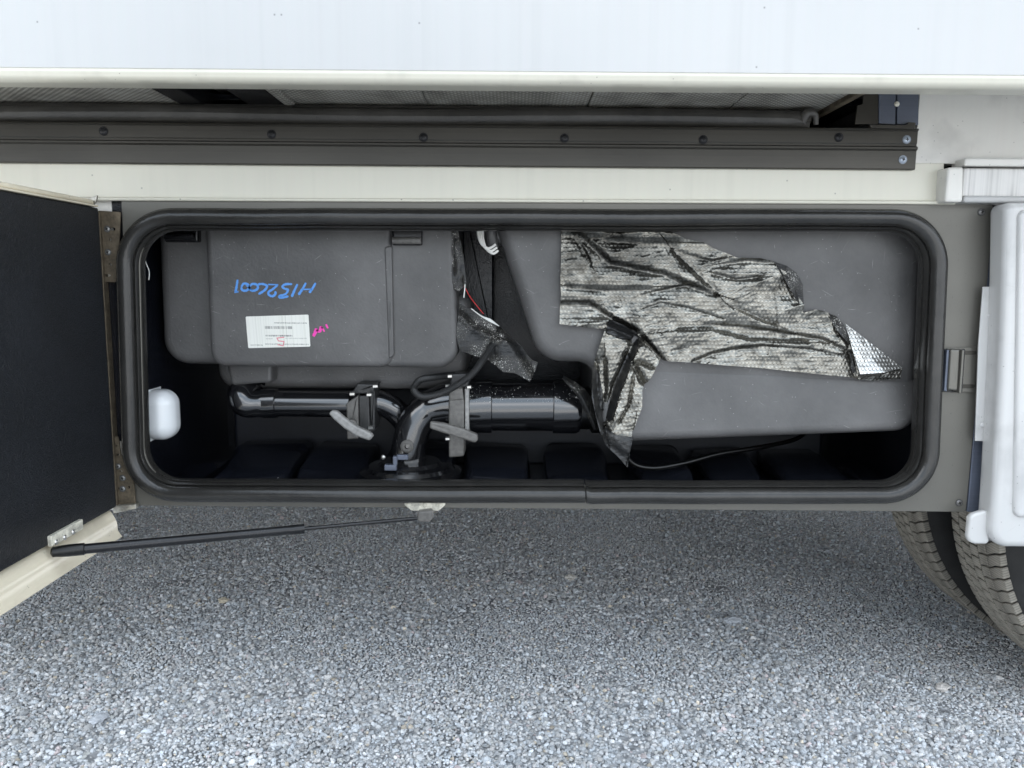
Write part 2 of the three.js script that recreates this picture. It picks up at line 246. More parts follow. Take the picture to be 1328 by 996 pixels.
// ---------------------------------------------------------------- materials
const std = (o) => new THREE.MeshStandardMaterial(o), phy = (o) => new THREE.MeshPhysicalMaterial(o);
const mat = {
  white: phy({ color: S(0.435, 0.435, 0.43), map: dirtWhite, roughness: 0.32, clearcoat: 0.5, clearcoatRoughness: 0.12, bumpMap: roughMap, bumpScale: 0.0004 }),
  whiteDirty: phy({ color: S(0.72, 0.715, 0.69), map: smudgeWhite, roughness: 0.4, clearcoat: 0.3, clearcoatRoughness: 0.2 }),
  streaky: phy({ color: S(0.72, 0.72, 0.71), map: streakWhite, roughness: 0.4, clearcoat: 0.3, clearcoatRoughness: 0.2 }),
  fender: phy({ color: S(0.54, 0.545, 0.55), map: smudgeWhite, roughness: 0.3, clearcoat: 0.6, clearcoatRoughness: 0.15 }),
  cream: phy({ color: S(0.67, 0.648, 0.55), map: dirtWhite, roughness: 0.38, clearcoat: 0.3, clearcoatRoughness: 0.2 }),  // warm bounce from the ground is mixed into this base colour
  bounceLip: phy({ color: S(0.52, 0.507, 0.44), map: smudgeWhite, roughness: 0.34, clearcoat: 0.4, clearcoatRoughness: 0.15 }),  // ground reflection under the lip is put into its cream colour
  creamSkin: phy({ color: S(0.70, 0.64, 0.51), map: smudgeWhite, roughness: 0.22, clearcoat: 0.5, clearcoatRoughness: 0.15 }),
  trim: std({ color: S(0.078, 0.073, 0.064), map: brushed, roughness: 0.36, metalness: 0.45, bumpMap: brushed, bumpScale: 0.0003 }),
  frame: std({ color: S(0.16, 0.155, 0.14), map: paintMap, roughness: 0.40, metalness: 0.35, bumpMap: roughMap, bumpScale: 0.0002 }),
  latch: std({ color: S(0.17, 0.165, 0.15), map: paintMap, roughness: 0.35, metalness: 0.5 }),
  bluePlate: std({ color: S(0.17, 0.195, 0.26), map: brushed, roughness: 0.4, metalness: 0.4 }),
  rubber: std({ color: S(0.042, 0.041, 0.039), map: rubberMap, roughness: 0.2, bumpMap: grainBump, bumpScale: 0.0002 }),
  seal: std({ color: S(0.085, 0.082, 0.076), map: rubberMap, roughness: 0.45, bumpMap: grainBump, bumpScale: 0.0004 }),
  liner: std({ color: S(0.011, 0.0125, 0.018), map: grainMap, roughness: 0.22, bumpMap: grainBump, bumpScale: 0.0004 }),
  tank: std({ color: S(0.82, 0.82, 0.83), map: tankMap, roughness: 0.42, bumpMap: tankBump, bumpScale: 0.0004 }),
  linerPlain: std({ color: S(0.008, 0.010, 0.017), map: grainMap, roughness: 0.5 }),
  lining: std({ color: S(0.013, 0.015, 0.019), map: grainMap, roughness: 0.5, bumpMap: grainBump, bumpScale: 0.0012 }),
  pipe: phy({ color: S(0.008, 0.008, 0.009), ior: 1.75, roughness: 0.16, clearcoat: 0.8, clearcoatRoughness: 0.05, bumpMap: roughMap, bumpScale: 0.0002 }),
  pipeDull: std({ color: S(0.025, 0.025, 0.026), map: specks, roughness: 0.35 }),
  valve: std({ color: S(0.20, 0.19, 0.175), map: grainMap, roughness: 0.42, bumpMap: grainBump, bumpScale: 0.0003 }),
  valveDark: std({ color: S(0.045, 0.045, 0.045), map: grainMap, roughness: 0.35, bumpMap: grainBump, bumpScale: 0.0003 }),
  handle: std({ color: S(0.44, 0.43, 0.41), map: grainMap, roughness: 0.4 }),
  steel: std({ color: S(0.62, 0.61, 0.58), roughness: 0.3, metalness: 0.9 }),
  galv: std({ color: S(0.66, 0.66, 0.64), map: galvMap, roughness: 0.4, metalness: 0.75 }),
  galvDirty: std({ color: S(0.20, 0.17, 0.13), map: galvMap, roughness: 0.55, metalness: 0.4, bumpMap: grainBump, bumpScale: 0.0003 }),
  zinc: std({ color: S(0.95, 0.95, 0.88), map: galvMap, roughness: 0.4, metalness: 0.1 }),
  blackMetal: std({ color: S(0.02, 0.02, 0.022), roughness: 0.24, metalness: 0.2, map: grainMap }),
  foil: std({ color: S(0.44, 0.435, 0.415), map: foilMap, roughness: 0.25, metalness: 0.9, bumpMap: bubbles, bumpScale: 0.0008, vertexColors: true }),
  backing: std({ color: S(0.9, 0.9, 0.9), map: specks, roughness: 0.45, bumpMap: weave, bumpScale: 0.0006 }),
  blackFilm: std({ color: S(0.9, 0.9, 0.9), map: filmMap, roughness: 0.35, bumpMap: weave, bumpScale: 0.0004 }),
  woven: std({ color: S(0.50, 0.49, 0.46), map: weaveMap, roughness: 0.5, bumpMap: weave, bumpScale: 0.001 }),
  underbody: std({ color: S(0.09, 0.09, 0.09), map: grainMap, roughness: 0.8 }),
  lamp: phy({ color: S(0.78, 0.80, 0.81), roughness: 0.25, clearcoat: 0.4 }),
  paper: null, blue: std({ color: S(0.10, 0.30, 0.72), roughness: 0.55 }), pink: std({ color: S(0.85, 0.06, 0.42), roughness: 0.5 }),
  red: std({ color: S(0.45, 0.02, 0.02), roughness: 0.4 }), whiteWire: std({ color: S(0.7, 0.7, 0.66), roughness: 0.45 }),
  tyre: std({ color: S(0.035, 0.034, 0.033), map: rubberMap, roughness: 0.75, bumpMap: grainBump, bumpScale: 0.0004 }),
  tread: std({ color: S(0.43, 0.415, 0.385), map: treadMap, roughness: 0.85, bumpMap: grainBump, bumpScale: 0.0008 }),
  rim: std({ color: S(0.5, 0.5, 0.5), metalness: 0.7, roughness: 0.4 }),
  screw: std({ color: S(1, 1, 1), vertexColors: true, roughness: 0.35, metalness: 0.5 }),
};

// ---------------------------------------------------------------- ground
{
  const g = new THREE.PlaneGeometry(300, 300, 1, 1); g.rotateX(-Math.PI / 2);
  const p = g.attributes.position, uv = g.attributes.uv; for (let i = 0; i < p.count; i++) uv.setXY(i, p.getX(i), p.getZ(i));
  g.translate(0, -0.003, 0);
  const o = mesh('ground', g, std({ color: S(1, 1, 1), map: groundMap, roughness: 0.95, bumpMap: groundBump, bumpScale: 0.006 }));
  o.userData.kind = 'structure'; o.userData.label = 'grey crushed stone ground under and in front of the motorhome';
}
function stoneGeo(detail, s) {
  let g = mergeVertices((() => { const q = new THREE.IcosahedronGeometry(1, detail); q.deleteAttribute('uv'); q.deleteAttribute('normal'); return q; })());
  const p = g.attributes.position;
  for (let i = 0; i < p.count; i++) { const x = p.getX(i), y = p.getY(i), z = p.getZ(i), k = 0.78 + 0.5 * hash2(Math.round(x * 99), Math.round(y * 99) + Math.round(z * 37), s); p.setXYZ(i, x * k, y * k * 0.78, z * k * 0.9); }
  g = toCreasedNormals(g.toNonIndexed(), 0.5); return g;
}
{
  const spots = [];
  const cell = 0.0061, x0 = -1.75, x1 = 2.0, z0 = -2.15, z1 = 0.5;
  for (let z = z0; z < z1; z += cell) for (let x = x0; x < x1; x += cell) {
    const patch = fbm(x * 2.6 + 40, z * 2.6 + 40, 3, 201), n2 = fbm(x * 9 + 7, z * 9 + 3, 2, 207);
    const fine = Math.max(0, Math.min(1, (patch - 0.56) / 0.1));
    let s = 0.0042 * (0.60 + 0.75 * Math.pow(rnd(), 1.6)) * (1 - 0.30 * fine);
    if (rnd() < 0.012) s *= 1.7;
    spots.push([x + rr(-0.5, 0.5) * cell, -0.002 + rr(-0.0034, 0.0034) * (1 - 0.7 * fine) + 0.001 * fine + (n2 - 0.5) * 0.008, z + rr(-0.5, 0.5) * cell, s, fine]);
  }
  const im = new THREE.InstancedMesh(stoneGeo(1, 3), std({ color: S(1, 1, 1), roughness: 0.82 }), spots.length);
  im.name = numbered('gravel'); im.userData.kind = 'stuff'; im.userData.label = 'small grey crushed stone gravel covering the ground';
  im.castShadow = im.receiveShadow = true;
  const m4 = new THREE.Matrix4(), q = new THREE.Quaternion(), e = new THREE.Euler(), c = new THREE.Color();
  spots.forEach(([x, y, z, s, fine], i) => {
    e.set(rr(-0.7, 0.7), rr(0, 6.28), rr(-0.7, 0.7)); q.setFromEuler(e);
    m4.compose(V(x, y, z), q, V(s * rr(0.75, 1.25), s * rr(0.7, 1.1), s * rr(0.75, 1.25))); im.setMatrixAt(i, m4);
    const l = 0.38 + 0.42 * Math.pow(rnd(), 1.2) + fine * 0.06, k = rnd();
    if (k < 0.018) c.setRGB(l * 1.15, l * 1.02, l * 0.84); else if (k < 0.032) c.setRGB(l * 1.08, l * 0.94, l * 0.93); else if (k < 0.06) c.setRGB(0.52, 0.52, 0.5); else { const b = rr(-0.03, 0.055); c.setRGB(l * (1 - b), l, l * (1 + b)); }
    im.setColorAt(i, c);
  });
  scene.add(im);
  const pebbles = [
    [740, 750, 0.014, [0.60, 0.57, 0.52], 'pale tan pebble on the gravel below the middle of the open compartment', 1.5],
    [950, 806, 0.014, [0.52, 0.54, 0.57], 'flat pale grey pebble on the gravel, left of the nearer tyre', 1.7],
    [1223, 893, 0.013, [0.68, 0.64, 0.60], 'whitish pebble on the gravel at lower right, below the tyres', 1.3],
    [290, 780, 0.012, [0.60, 0.53, 0.41], 'beige pebble on the gravel just below the gas strut tube', 1.2],
    [128, 934, 0.012, [0.50, 0.52, 0.55], 'flat grey pebble on the gravel at lower left, in front of the open door', 1.5],
  ];
  const pg = stoneGeo(2, 11);
  for (const [px, py, s, col, label, fl] of pebbles) {
    const w = PY(px, py, 0.004), o = mesh('pebble', pg, std({ color: S(...col), roughness: 0.8, bumpMap: grainBump, bumpScale: 0.0006 }));
    o.position.set(w.x, 0.0075, w.z); o.scale.set(s * 0.85 * fl, s * 0.72, s * 0.95); o.rotation.set(rr(-0.2, 0.2), rr(0, 1), rr(-0.2, 0.2));
    tag(o, label, 'pebble', { group: 'larger pebbles lying on the gravel' });
  }
}

// ---------------------------------------------------------------- motorhome
const home = tag(group('motorhome'), 'white motorhome side with slide-out above an open black lined storage compartment', 'motorhome');
const xR = 4.2, xL = -3.4;
// rounded path of the compartment seal, in photo pixels at z = 0
const sealCorners = [[164, 281.5], [1217, 283], [1201, 641], [174, 639]];
const holeCorners = [[180, 291], [1206, 292.5], [1190, 630], [188, 628.5]];
const toV = (l, z = 0) => l.map(([x, y]) => P(x, y, z));
{
  // upper side wall: white body panels round the slide-out opening
  const yWall = P(664, 220, 0).y, yTop = 3.15, xs = P(1190, 160, 0).x;
  mesh('side_panel', prism(roundShape([V(xs, P(1195, 212, 0).y, 0), V(xs, yTop, 0), V(xR, yTop, 0), V(xR, P(1195, 212, 0).y, 0)], 0), 0, 0.04, 0.001), mat.whiteDirty, home).userData.label = 'plain white wall panel to the right of the slide-out';
  const f0 = P(-60, 259, 0.001), f1 = P(1054, 262, 0.001), t0 = P(-60, 205, 0.001), t1 = P(1054, 210, 0.001);
  mesh('wall_strip', prism(roundShape([V(xL, f0.y, 0), V(xL, t0.y, 0), V(P(1224, 212, 0.001).x, P(1224, 212, 0.001).y, 0), V(P(1226, 262, 0.001).x, P(1226, 262, 0.001).y, 0)], 0), 0.001, 0.03, 0.0006), mat.cream, home).userData.label = 'wall strip tinted cream for warm bounce, between the metal trim and the compartment';
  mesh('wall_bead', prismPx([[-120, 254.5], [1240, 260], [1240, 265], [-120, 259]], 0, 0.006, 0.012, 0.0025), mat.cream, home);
  // left skirt behind the door, wall below the bead
  const lb = P(150, 660, -0.02);
  mesh('skirt_panel', box(xL, lb.y, -0.05, P(156, 400, -0.02).x, P(100, 258, 0).y, -0.012, 0.003), mat.whiteDirty, home);
  // belt rail above the wheel
  const rail = group('belt_rail', home); rail.userData.label = 'streaked white rail above the wheel skirt';
  const r0 = P(1228, 214, 0.012), r1 = P(1228, 263, 0.012);
  mesh('rail', box(P(1249, 230, 0.02).x, r1.y + 0.002, -0.01, xR, P(1300, 218, 0.02).y, 0.02, 0.004), mat.streaky, rail);
  mesh('rail_lip', box(P(1243, 230, 0.012).x, r0.y - 0.003, -0.012, xR, r0.y + 0.009, 0.026, 0.003), mat.whiteDirty, rail);
  mesh('rail_foot', box(P(1249, 230, 0.02).x, r1.y - 0.001, -0.01, xR, r1.y + 0.010, 0.027, 0.004), mat.white, rail);
  mesh('end_cap', prismPx([[1229, 217], [1250, 216], [1249, 262], [1226, 262]], 0.004, 0.030, 0.04, 0.004), mat.whiteDirty, rail);
  // rest of the shell: roof, far wall, ends, floor
  mesh('roof', box(xL, 3.15, -2.42, xR, 3.22, 0, 0.03), mat.white, home);
  mesh('far_wall', box(xL, 0.38, -2.42, xR, 3.15, -2.38, 0.003), mat.white, home);
  mesh('end_wall', box(xL, 0.6, -2.38, xL + 0.04, 3.15, -0.05, 0.003), mat.white, home);
  mesh('end_wall', box(xR - 0.04, 0.9, -2.38, xR, 3.15, -0.05, 0.003), mat.white, home);
  mesh('underfloor', [box(xL + 0.05, 0.62, -2.37, 0.72, 0.66, -0.56, 0.003), box(0.72, 0.95, -2.37, xR - 0.05, 0.99, -0.13, 0.003), box(0.72, 0.62, -2.37, 0.76, 0.95, -0.56, 0.003), box(xL + 0.05, 0.62, -0.56, -0.9, 0.66, -0.06, 0.003)], mat.underbody, home);
  mesh('chassis_rail', [box(xL + 0.1, 0.50, -0.95, xR - 0.2, 0.64, -0.87, 0.004), box(xL + 0.1, 0.50, -1.75, xR - 0.2, 0.64, -1.67, 0.004)], mat.underbody, home);
}
// ---- slide-out room
{
  const so = group('slide_out', home); so.userData.label = 'white slide-out room standing proud of the wall';
  const zF = 0.24, yl = P(664, 113.5, zF - 0.012).y, L = 0.0155;
  const prof = [];
  const pushArc = (cz, cy, r, a0, a1, n) => { for (let i = 0; i <= n; i++) { const a = a0 + (a1 - a0) * i / n; prof.push([cz + Math.cos(a) * r, cy + Math.sin(a) * r]); } };
  prof.push([zF - 0.035, yl + 0.30], [zF - 0.035, yl + 0.004]);
  pushArc(zF - 0.031, yl + 0.004, 0.004, Math.PI, Math.PI * 1.5, 4);
  pushArc(zF - 0.008, yl + 0.0095, 0.0095, -Math.PI / 2, 0.0, 8);
  prof.push([zF + 0.0022, yl + L - 0.004]); pushArc(zF - 0.0015, yl + L - 0.003, 0.0035, 0.2, 1.3, 3);
  prof.push([zF - 0.001, yl + L + 0.003], [zF - 0.001, yl + 0.30]);
  mesh('bottom_lip', alongX(prof, xL + 0.4, 1.6, 0.9), mat.bounceLip, so).userData.label = 'rounded bottom lip of the slide-out, tinted cream for ground bounce';
  mesh('fascia', box(xL + 0.4, yl + L + 0.001, zF - 0.034, 1.6, 3.0, zF, 0.001), mat.white, so);
  // floor of the slide-out, seen from below
  const yu = P(664, 141, -0.03).y, ex = P(1105, 124, 0.09).x, zb = -0.75;
  const X = (px) => PY(px, 116, yu).x;
  const segs = [[-3.0, X(203)], [X(362), X(545)], [X(546.5), X(770)], [X(772), X(975)], [X(977), X(1112)]];
  for (const [a, b] of segs) mesh('floor_panel', box(a, yu, zb, b, yu + 0.012, zF - 0.036, 0.001), mat.woven, so);
  mesh('floor_beam', [box(X(204), yu - 0.004, zb, X(238), yu + 0.03, zF - 0.036, 0.002)], mat.blackMetal, so);
  mesh('floor_beam', [box(X(296), yu - 0.003, zb, X(346), yu + 0.03, zF - 0.036, 0.002)], mat.blackMetal, so);
  mesh('edge_trim', [box(X(346) + 0.001, yu - 0.004, zb, X(361), yu + 0.01, zF - 0.036, 0.003)], mat.woven, so);
  mesh('room_floor', box(-3.0, yu + 0.03, zb, X(1112), yu + 0.08, zF - 0.036, 0.003), mat.underbody, so);
  mesh('side_flange', box(X(1112) + 0.001, yu - 0.006, zb, X(1124), yu + 0.10, zF - 0.036, 0.002), mat.galvDirty, so);
}
// ---- wiper seal, trim plate, corner plates
function screwGeo(r, tone) {
  const list = [], lathe = new THREE.LatheGeometry([[0.0001, 0.42], [0.45, 0.40], [0.8, 0.26], [0.97, 0.06], [1, 0]].map(([a, b]) => new THREE.Vector2(a * r, b * r)), 20); lathe.rotateX(Math.PI / 2);
  const wash = new THREE.CylinderGeometry(r * 1.25, r * 1.3, r * 0.12, 20); wash.rotateX(Math.PI / 2);
  const b1 = new THREE.BoxGeometry(r * 1.05, r * 0.24, r * 0.1), b2 = new THREE.BoxGeometry(r * 0.24, r * 1.05, r * 0.11); b1.translate(0, 0, r * 0.40); b2.translate(0, 0, r * 0.40);
  const cols = [tone, tone.map((v) => v * 0.55), [0.01, 0.01, 0.01], [0.01, 0.01, 0.01]];
  [lathe, wash, b1, b2].forEach((g, i) => { const n = g.toNonIndexed(); n.deleteAttribute('uv'); const c = new Float32Array(n.attributes.position.count * 3); for (let k = 0; k < c.length; k++) c[k] = cols[i][k % 3]; n.setAttribute('color', new THREE.BufferAttribute(c, 3)); list.push(n); });
  return mergeGeometries(list);
}
const darkScrew = screwGeo(0.0056, [0.02, 0.02, 0.022]), brightScrew = screwGeo(0.0052, [0.40, 0.45, 0.52]), rivetGeo = (() => { const g = new THREE.SphereGeometry(0.0042, 16, 8, 0, 6.29, 0, 1.5708); g.rotateX(Math.PI / 2); g.scale(1, 1, 0.6); return g; })();
function placed(name, g, m, parent, v, rz = 0) { const o = mesh(name, g, m, parent); o.position.copy(v); o.rotation.z = rz; return o; }
{
  const zt = 0.012, xe = P(1189, 190, zt).x, yt = P(664, 163, zt).y, yb = P(664, 216, zt).y, H = yt - yb;
  const sl = (P(1189, 165, zt).y - P(0, 159, zt).y) / (xe - P(0, 159, zt).x);
  const plate = mesh('trim_plate', (() => {
    const pr = [[0, yb], [zt - 0.002, yb], [zt, yb + 0.0015], [zt, yb + H * 0.46], [zt + 0.0035, yb + H * 0.50], [zt + 0.0035, yb + H * 0.54], [zt - 0.001, yb + H * 0.58], [zt - 0.001, yb + H * 0.62], [zt, yb + H * 0.65], [zt, yt - 0.004], [zt + 0.003, yt - 0.002], [zt + 0.002, yt], [0, yt]];
    const g = alongX(pr, xL + 0.3, xe, 0.3), p = g.attributes.position;
    for (let i = 0; i < p.count; i++) p.setY(i, p.getY(i) + 0.0);
    return g;
  })(), mat.trim, home);
  plate.userData.label = 'long dark metal trim plate held by a row of screws';
  for (const [x, y] of [[-80, 167], [134, 170], [352, 174], [549, 178], [732, 179], [912, 181], [1088, 178]]) placed('screw', darkScrew, mat.screw, plate, P(x, y, zt + 0.0006), rnd() * 3);
  for (const [x, y] of [[1176, 181], [1171, 207]]) placed('screw', brightScrew, mat.screw, plate, P(x, y, zt + 0.0006), rnd() * 3);
  // wiper seal roll above the plate, puckered right end
  const cy = P(664, 152, 0.0).y, rad = 0.0145, pts = [], xe2 = P(1050, 152, 0).x, n = 170, pos = [], idx = [], R = 18;
  for (let i = 0; i <= n; i++) {
    const t = i / n, x = -1.4 + (xe2 + 1.4) * t, k = Math.max(0, (t - 0.975) / 0.025);
    for (let j = 0; j <= R; j++) {
      const a = j / R * Math.PI * 2, w = 1 + 0.10 * (fbm(x * 9 + 50, a * 1.3, 2, 301) - 0.5) + k * 0.9 * (fbm(x * 90, a * 3, 2, 305) - 0.5), rz = rad * 1.0 * w * (1 - 0.25 * k), ry = rad * w * (1 - 0.1 * k);
      pos.push(x, cy + Math.sin(a) * ry + 0.0018 * Math.sin(x * 8.0), -0.004 + Math.cos(a) * rz);
    }
  }
  for (let i = 0; i < n; i++) for (let j = 0; j < R; j++) { const a = i * (R + 1) + j, b = a + R + 1; idx.push(a, a + 1, b, b, a + 1, b + 1); }
  const g = new THREE.BufferGeometry(); g.setAttribute('position', new THREE.Float32BufferAttribute(pos, 3)); g.setIndex(idx);
  const roll = mesh('wiper_seal', boxUV(toCreasedNormals(g, 1)), mat.seal, home); roll.userData.label = 'grey rubber wiper roll under the slide-out';
  mesh('seal_lip', alongX([[-0.004, cy + 0.012], [0.004, cy + 0.0125], [0.0, cy + 0.0165], [-0.006, cy + 0.017]], -1.4, P(770, 140, 0).x), mat.seal, roll);
  mesh('seal_cap', tube([P(1040, 160, 0.002), P(1046, 147, 0.004), P(1056, 149, 0.0), P(1058, 162, -0.002)], [0.006, 0.008, 0.006, 0.004], 24, 10), mat.seal, roll);
  // opening corner at the right
  const cp = group('corner_plate', home); cp.userData.label = 'blue-grey metal corner plates of the slide-out opening';
  mesh('plate', prismPx([[1140, 90], [1162, 90], [1161, 161], [1140, 160]], 0, 0.006, 0.006, 0.0006), mat.bluePlate, cp);
  mesh('plate', prismPx([[1164, 90], [1192, 90], [1191, 162], [1163.5, 161]], 0, 0.003, 0.006, 0.0006), mat.bluePlate, cp);
  mesh('plate', prismPx([[1121, 90], [1139.5, 90], [1139, 161], [1109, 161], [1112, 137], [1119, 135]], 0, 0.004, 0.004, 0.0006), mat.trim, cp);
  mesh('tab', prismPx([[1128, 161.5], [1176, 162], [1178, 158], [1188, 159], [1186, 167], [1130, 166]], 0.001, 0.016, 0.008, 0.0008), mat.trim, cp);
  placed('rivet', rivetGeo, mat.zinc, cp, P(1163, 135, 0.007));
  mesh('opening_jamb', box(P(1121, 120, -0.05).x, P(664, 168, 0).y, -0.30, P(1190, 120, -0.0).x, 3.1, -0.012, 0.002), mat.underbody, home);
  mesh('opening_sill', box(xL + 0.3, P(664, 262, 0).y, -0.30, P(1190, 120, 0).x, P(664, 166, 0).y, -0.032, 0.002), mat.underbody, home);
}
// ---- compartment frame, seal, liner
function pathFrom(corners, r, startOffset) {
  const sh = roundShape(toV(corners), r); const raw = sh.getSpacedPoints(360); raw.pop();
  return raw;
}
{
  const frame = mesh('compartment_frame', (() => {
    const sh = roundShape(toV([[157, 259], [1290, 263.5], [1253, 664], [174.5, 656]]), [0.004, 0.012, 0.006, 0.004]);
    sh.holes.push(new THREE.Path(roundShape(toV(holeCorners), M(52, 0)).getPoints(10).reverse()));
    return prism(sh, 0, 0.012, 0.0012);
  })(), mat.frame, home);
  frame.userData.label = 'dark grey frame round the open storage compartment';
  const sg = screwGeo(0.005, [0.16, 0.155, 0.15]);
  for (const [x, y] of [[1273, 275], [1244, 652]]) placed('screw', sg, mat.screw, frame, P(x, y, 0.0005), 0.5);
  // return lip down the bottom of the frame
  mesh('frame_return', box(P(176, 656, 0).x, P(664, 661.5, 0).y, -0.045, P(1251, 664, 0).x, P(664, 658.5, 0).y, -0.013, 0.0008), mat.frame, frame);
  const path = pathFrom(sealCorners, M(62, 0));
  const cx = path.reduce((s, p) => s + p.x, 0) / path.length, cyy = path.reduce((s, p) => s + p.y, 0) / path.length;
  const N = path.length, area = path.reduce((s, p, i) => { const q = path[(i + 1) % N]; return s + p.x * q.y - q.x * p.y; }, 0), sg2 = area > 0 ? 1 : -1;
  const nor = path.map((p, i) => { const a = path[(i + N - 1) % N], b = path[(i + 1) % N], tx = b.x - a.x, ty = b.y - a.y, l = Math.hypot(tx, ty); return { x: sg2 * ty / l, y: -sg2 * tx / l }; });
  // open the loop at the joint on the bottom run
  const jx = P(757, 640, 0).x; let j0 = 0, best = 1e9; path.forEach((p, i) => { if (p.y < cyy && Math.abs(p.x - jx) < best) { best = Math.abs(p.x - jx); j0 = i; } });
  const ord = [...Array(N).keys()].map((k) => (k + j0) % N), op = ord.map((k) => path[k].clone()), on = ord.map((k) => nor[k]);
  op.forEach((p, i) => { const wob = 0.0016 * (fbm(p.x * 5 + 30, p.y * 5 + 30, 2, 311) - 0.5) * 2; p.x += on[i].x * wob; p.y += on[i].y * wob; });
  op.push(op[N - 1].clone().lerp(op[0], 0.80)); on.push(on[N - 1]);
  const dirRight = op[8].x > op[0].x;
  for (let i = 0; i < 40; i++) { const k = dirRight ? i : N - 1 - i; op[k].y -= 0.0022 * (1 - i / 40); }
  const prof = []; const r = 0.0125;
  for (let i = 0; i <= 14; i++) { const a = -0.55 + (Math.PI + 0.9) * i / 14; prof.push([Math.cos(a) * r * 1.05, 0.009 + Math.sin(a) * r]); }   // bulb, from outer foot over the top to the inner foot
  prof.push([-0.0125, 0.0045], [-0.0150, 0.0070], [-0.0172, 0.0040], [-0.0180, -0.004], [-0.0200, -0.003], [-0.0212, -0.008], [-0.0205, -0.016], [-0.014, -0.016], [0.010, 0.0006]);
  mesh('door_seal', sweep(op, on, prof.slice().reverse(), false), mat.rubber, home).userData.label = 'thick black rubber bulb seal round the compartment opening';

  // liner
  const lin = group('compartment_liner', home); lin.userData.label = 'black moulded plastic liner of the storage compartment';
  const xl = P(170, 400, 0).x - 0.012, xr = P(1215, 400, 0).x + 0.015, yf = P(664, 643, 0).y - 0.012, yc = P(664, 262, 0).y + 0.16, zb = -0.43, zf = -0.0145;
  mesh('floor', box(xl - 0.025, yf - 0.01, zb - 0.02, xr + 0.025, yf, zf, 0.001), mat.liner, lin);
  mesh('rear_wall', box(xl - 0.022, yf - 0.008, zb - 0.012, xr + 0.022, yc + 0.008, zb, 0.001), mat.liner, lin);
  mesh('side_wall', box(xl - 0.03, yf - 0.012, zb - 0.022, xl, yc + 0.012, zf + 0.001, 0.001), mat.liner, lin);
  mesh('side_wall', box(xr, yf - 0.012, zb - 0.022, xr + 0.03, yc + 0.012, zf + 0.001, 0.001), mat.liner, lin);
  mesh('ceiling', box(xl - 0.02, yc, zb - 0.018, xr + 0.02, yc + 0.01, -0.034, 0.001), mat.liner, lin);
  // step along the rear wall
  const a = P(302, 532, -0.285), b = P(1067, 586, -0.285);
  mesh('rear_step', prism(roundShape([V(a.x, yf - 0.005, 0), V(b.x, yf - 0.005, 0), V(b.x, a.y + 0.05, 0), V(a.x, a.y + 0.05, 0)], 0.012), -0.285, 0.14, 0.008, 4, 1.1), mat.linerPlain, lin);
  // raised flutes on the floor
  for (const [p0, p1, q] of [[238, 292, 601], [306, 396, 579], [405, 486, 579], [505, 592, 580], [604, 684, 580], [706, 784, 581], [812, 886, 583], [905, 970, 587], [992, 1072, 586], [1090, 1130, 604]]) {
    const t = P((p0 + p1) / 2, q, -0.215).y, w0 = P(p0, q, -0.215).x, w1 = P(p1, q, -0.215).x;
    const sh = roundShape([V(0.285, yf - 0.005, 0), V(0.285, t - 0.002, 0), V(0.215, t, 0), V(0.10, t - 0.022, 0), V(0.035, yf - 0.005, 0)], 0.02);
    const g = new THREE.ExtrudeGeometry(sh, { depth: w1 - w0 - 0.03, bevelEnabled: true, bevelSize: 0.015, bevelThickness: 0.015, bevelOffset: -0.015, bevelSegments: 4, curveSegments: 6 });
    g.rotateY(Math.PI / 2); g.translate(w0 + 0.015, 0, 0);
    const gp = g.attributes.position; for (let i = 0; i < gp.count; i++) { const x = gp.getX(i), y = gp.getY(i), q = gp.getZ(i), n = vnoise(x * 24 + 50, q * 24 + 50, 481) - 0.5, n2 = vnoise(x * 24 + 90, q * 24 + y * 20, 482) - 0.5; gp.setXYZ(i, x + 0.018 * n2, y + (y > yf + 0.01 ? 0.016 * n : 0), q + 0.02 * n); }
    mesh('floor_rib', boxUV(toCreasedNormals(g, 0.9)), mat.liner, lin);
  }
  mesh('rear_pillar', prismPx([[600, 440], [640, 440], [640, 262], [600, 262]], 0.002, -0.30, 0.12, 0.004), mat.liner, lin);
  // latch keeper on the right of the frame
  const lk = group('latch_keeper', home); lk.userData.label = 'grey metal latch keeper on the right of the frame';
  mesh('back_plate', prismPx([[1222, 452], [1268, 450], [1264, 509], [1220, 507]], 0.001, 0.004, 0.004, 0.0006), mat.latch, lk);
  mesh('recess', prismPx([[1224, 452.5], [1252, 452.5], [1248, 509.5], [1221, 508]], 0.002, 0.0055, 0.003, 0.0005), mat.blackMetal, lk);
  mesh('strike_bar', prismPx([[1233, 453], [1246, 453], [1243, 507], [1230, 506]], 0.003, 0.018, 0.014, 0.003), mat.latch, lk);
  mesh('side_bar', prismPx([[1228, 454], [1231.5, 454], [1228, 508], [1224.5, 507]], 0.001, 0.014, 0.010, 0.001), mat.bluePlate, lk);
  mesh('strike_edge', prismPx([[1248, 454], [1251, 454], [1247, 510], [1244, 510]], 0.001, 0.022, 0.019, 0.001), mat.latch, lk);
  for (const [x, y] of [[1258, 457.5], [1256, 501]]) mesh('slot', prismPx([[x - 8, y - 2.5], [x + 9, y - 2.5], [x + 8, y + 2.5], [x - 9, y + 2.5]], 0.003, 0.0052, 0.001, 0.0004), mat.trim, lk);
}
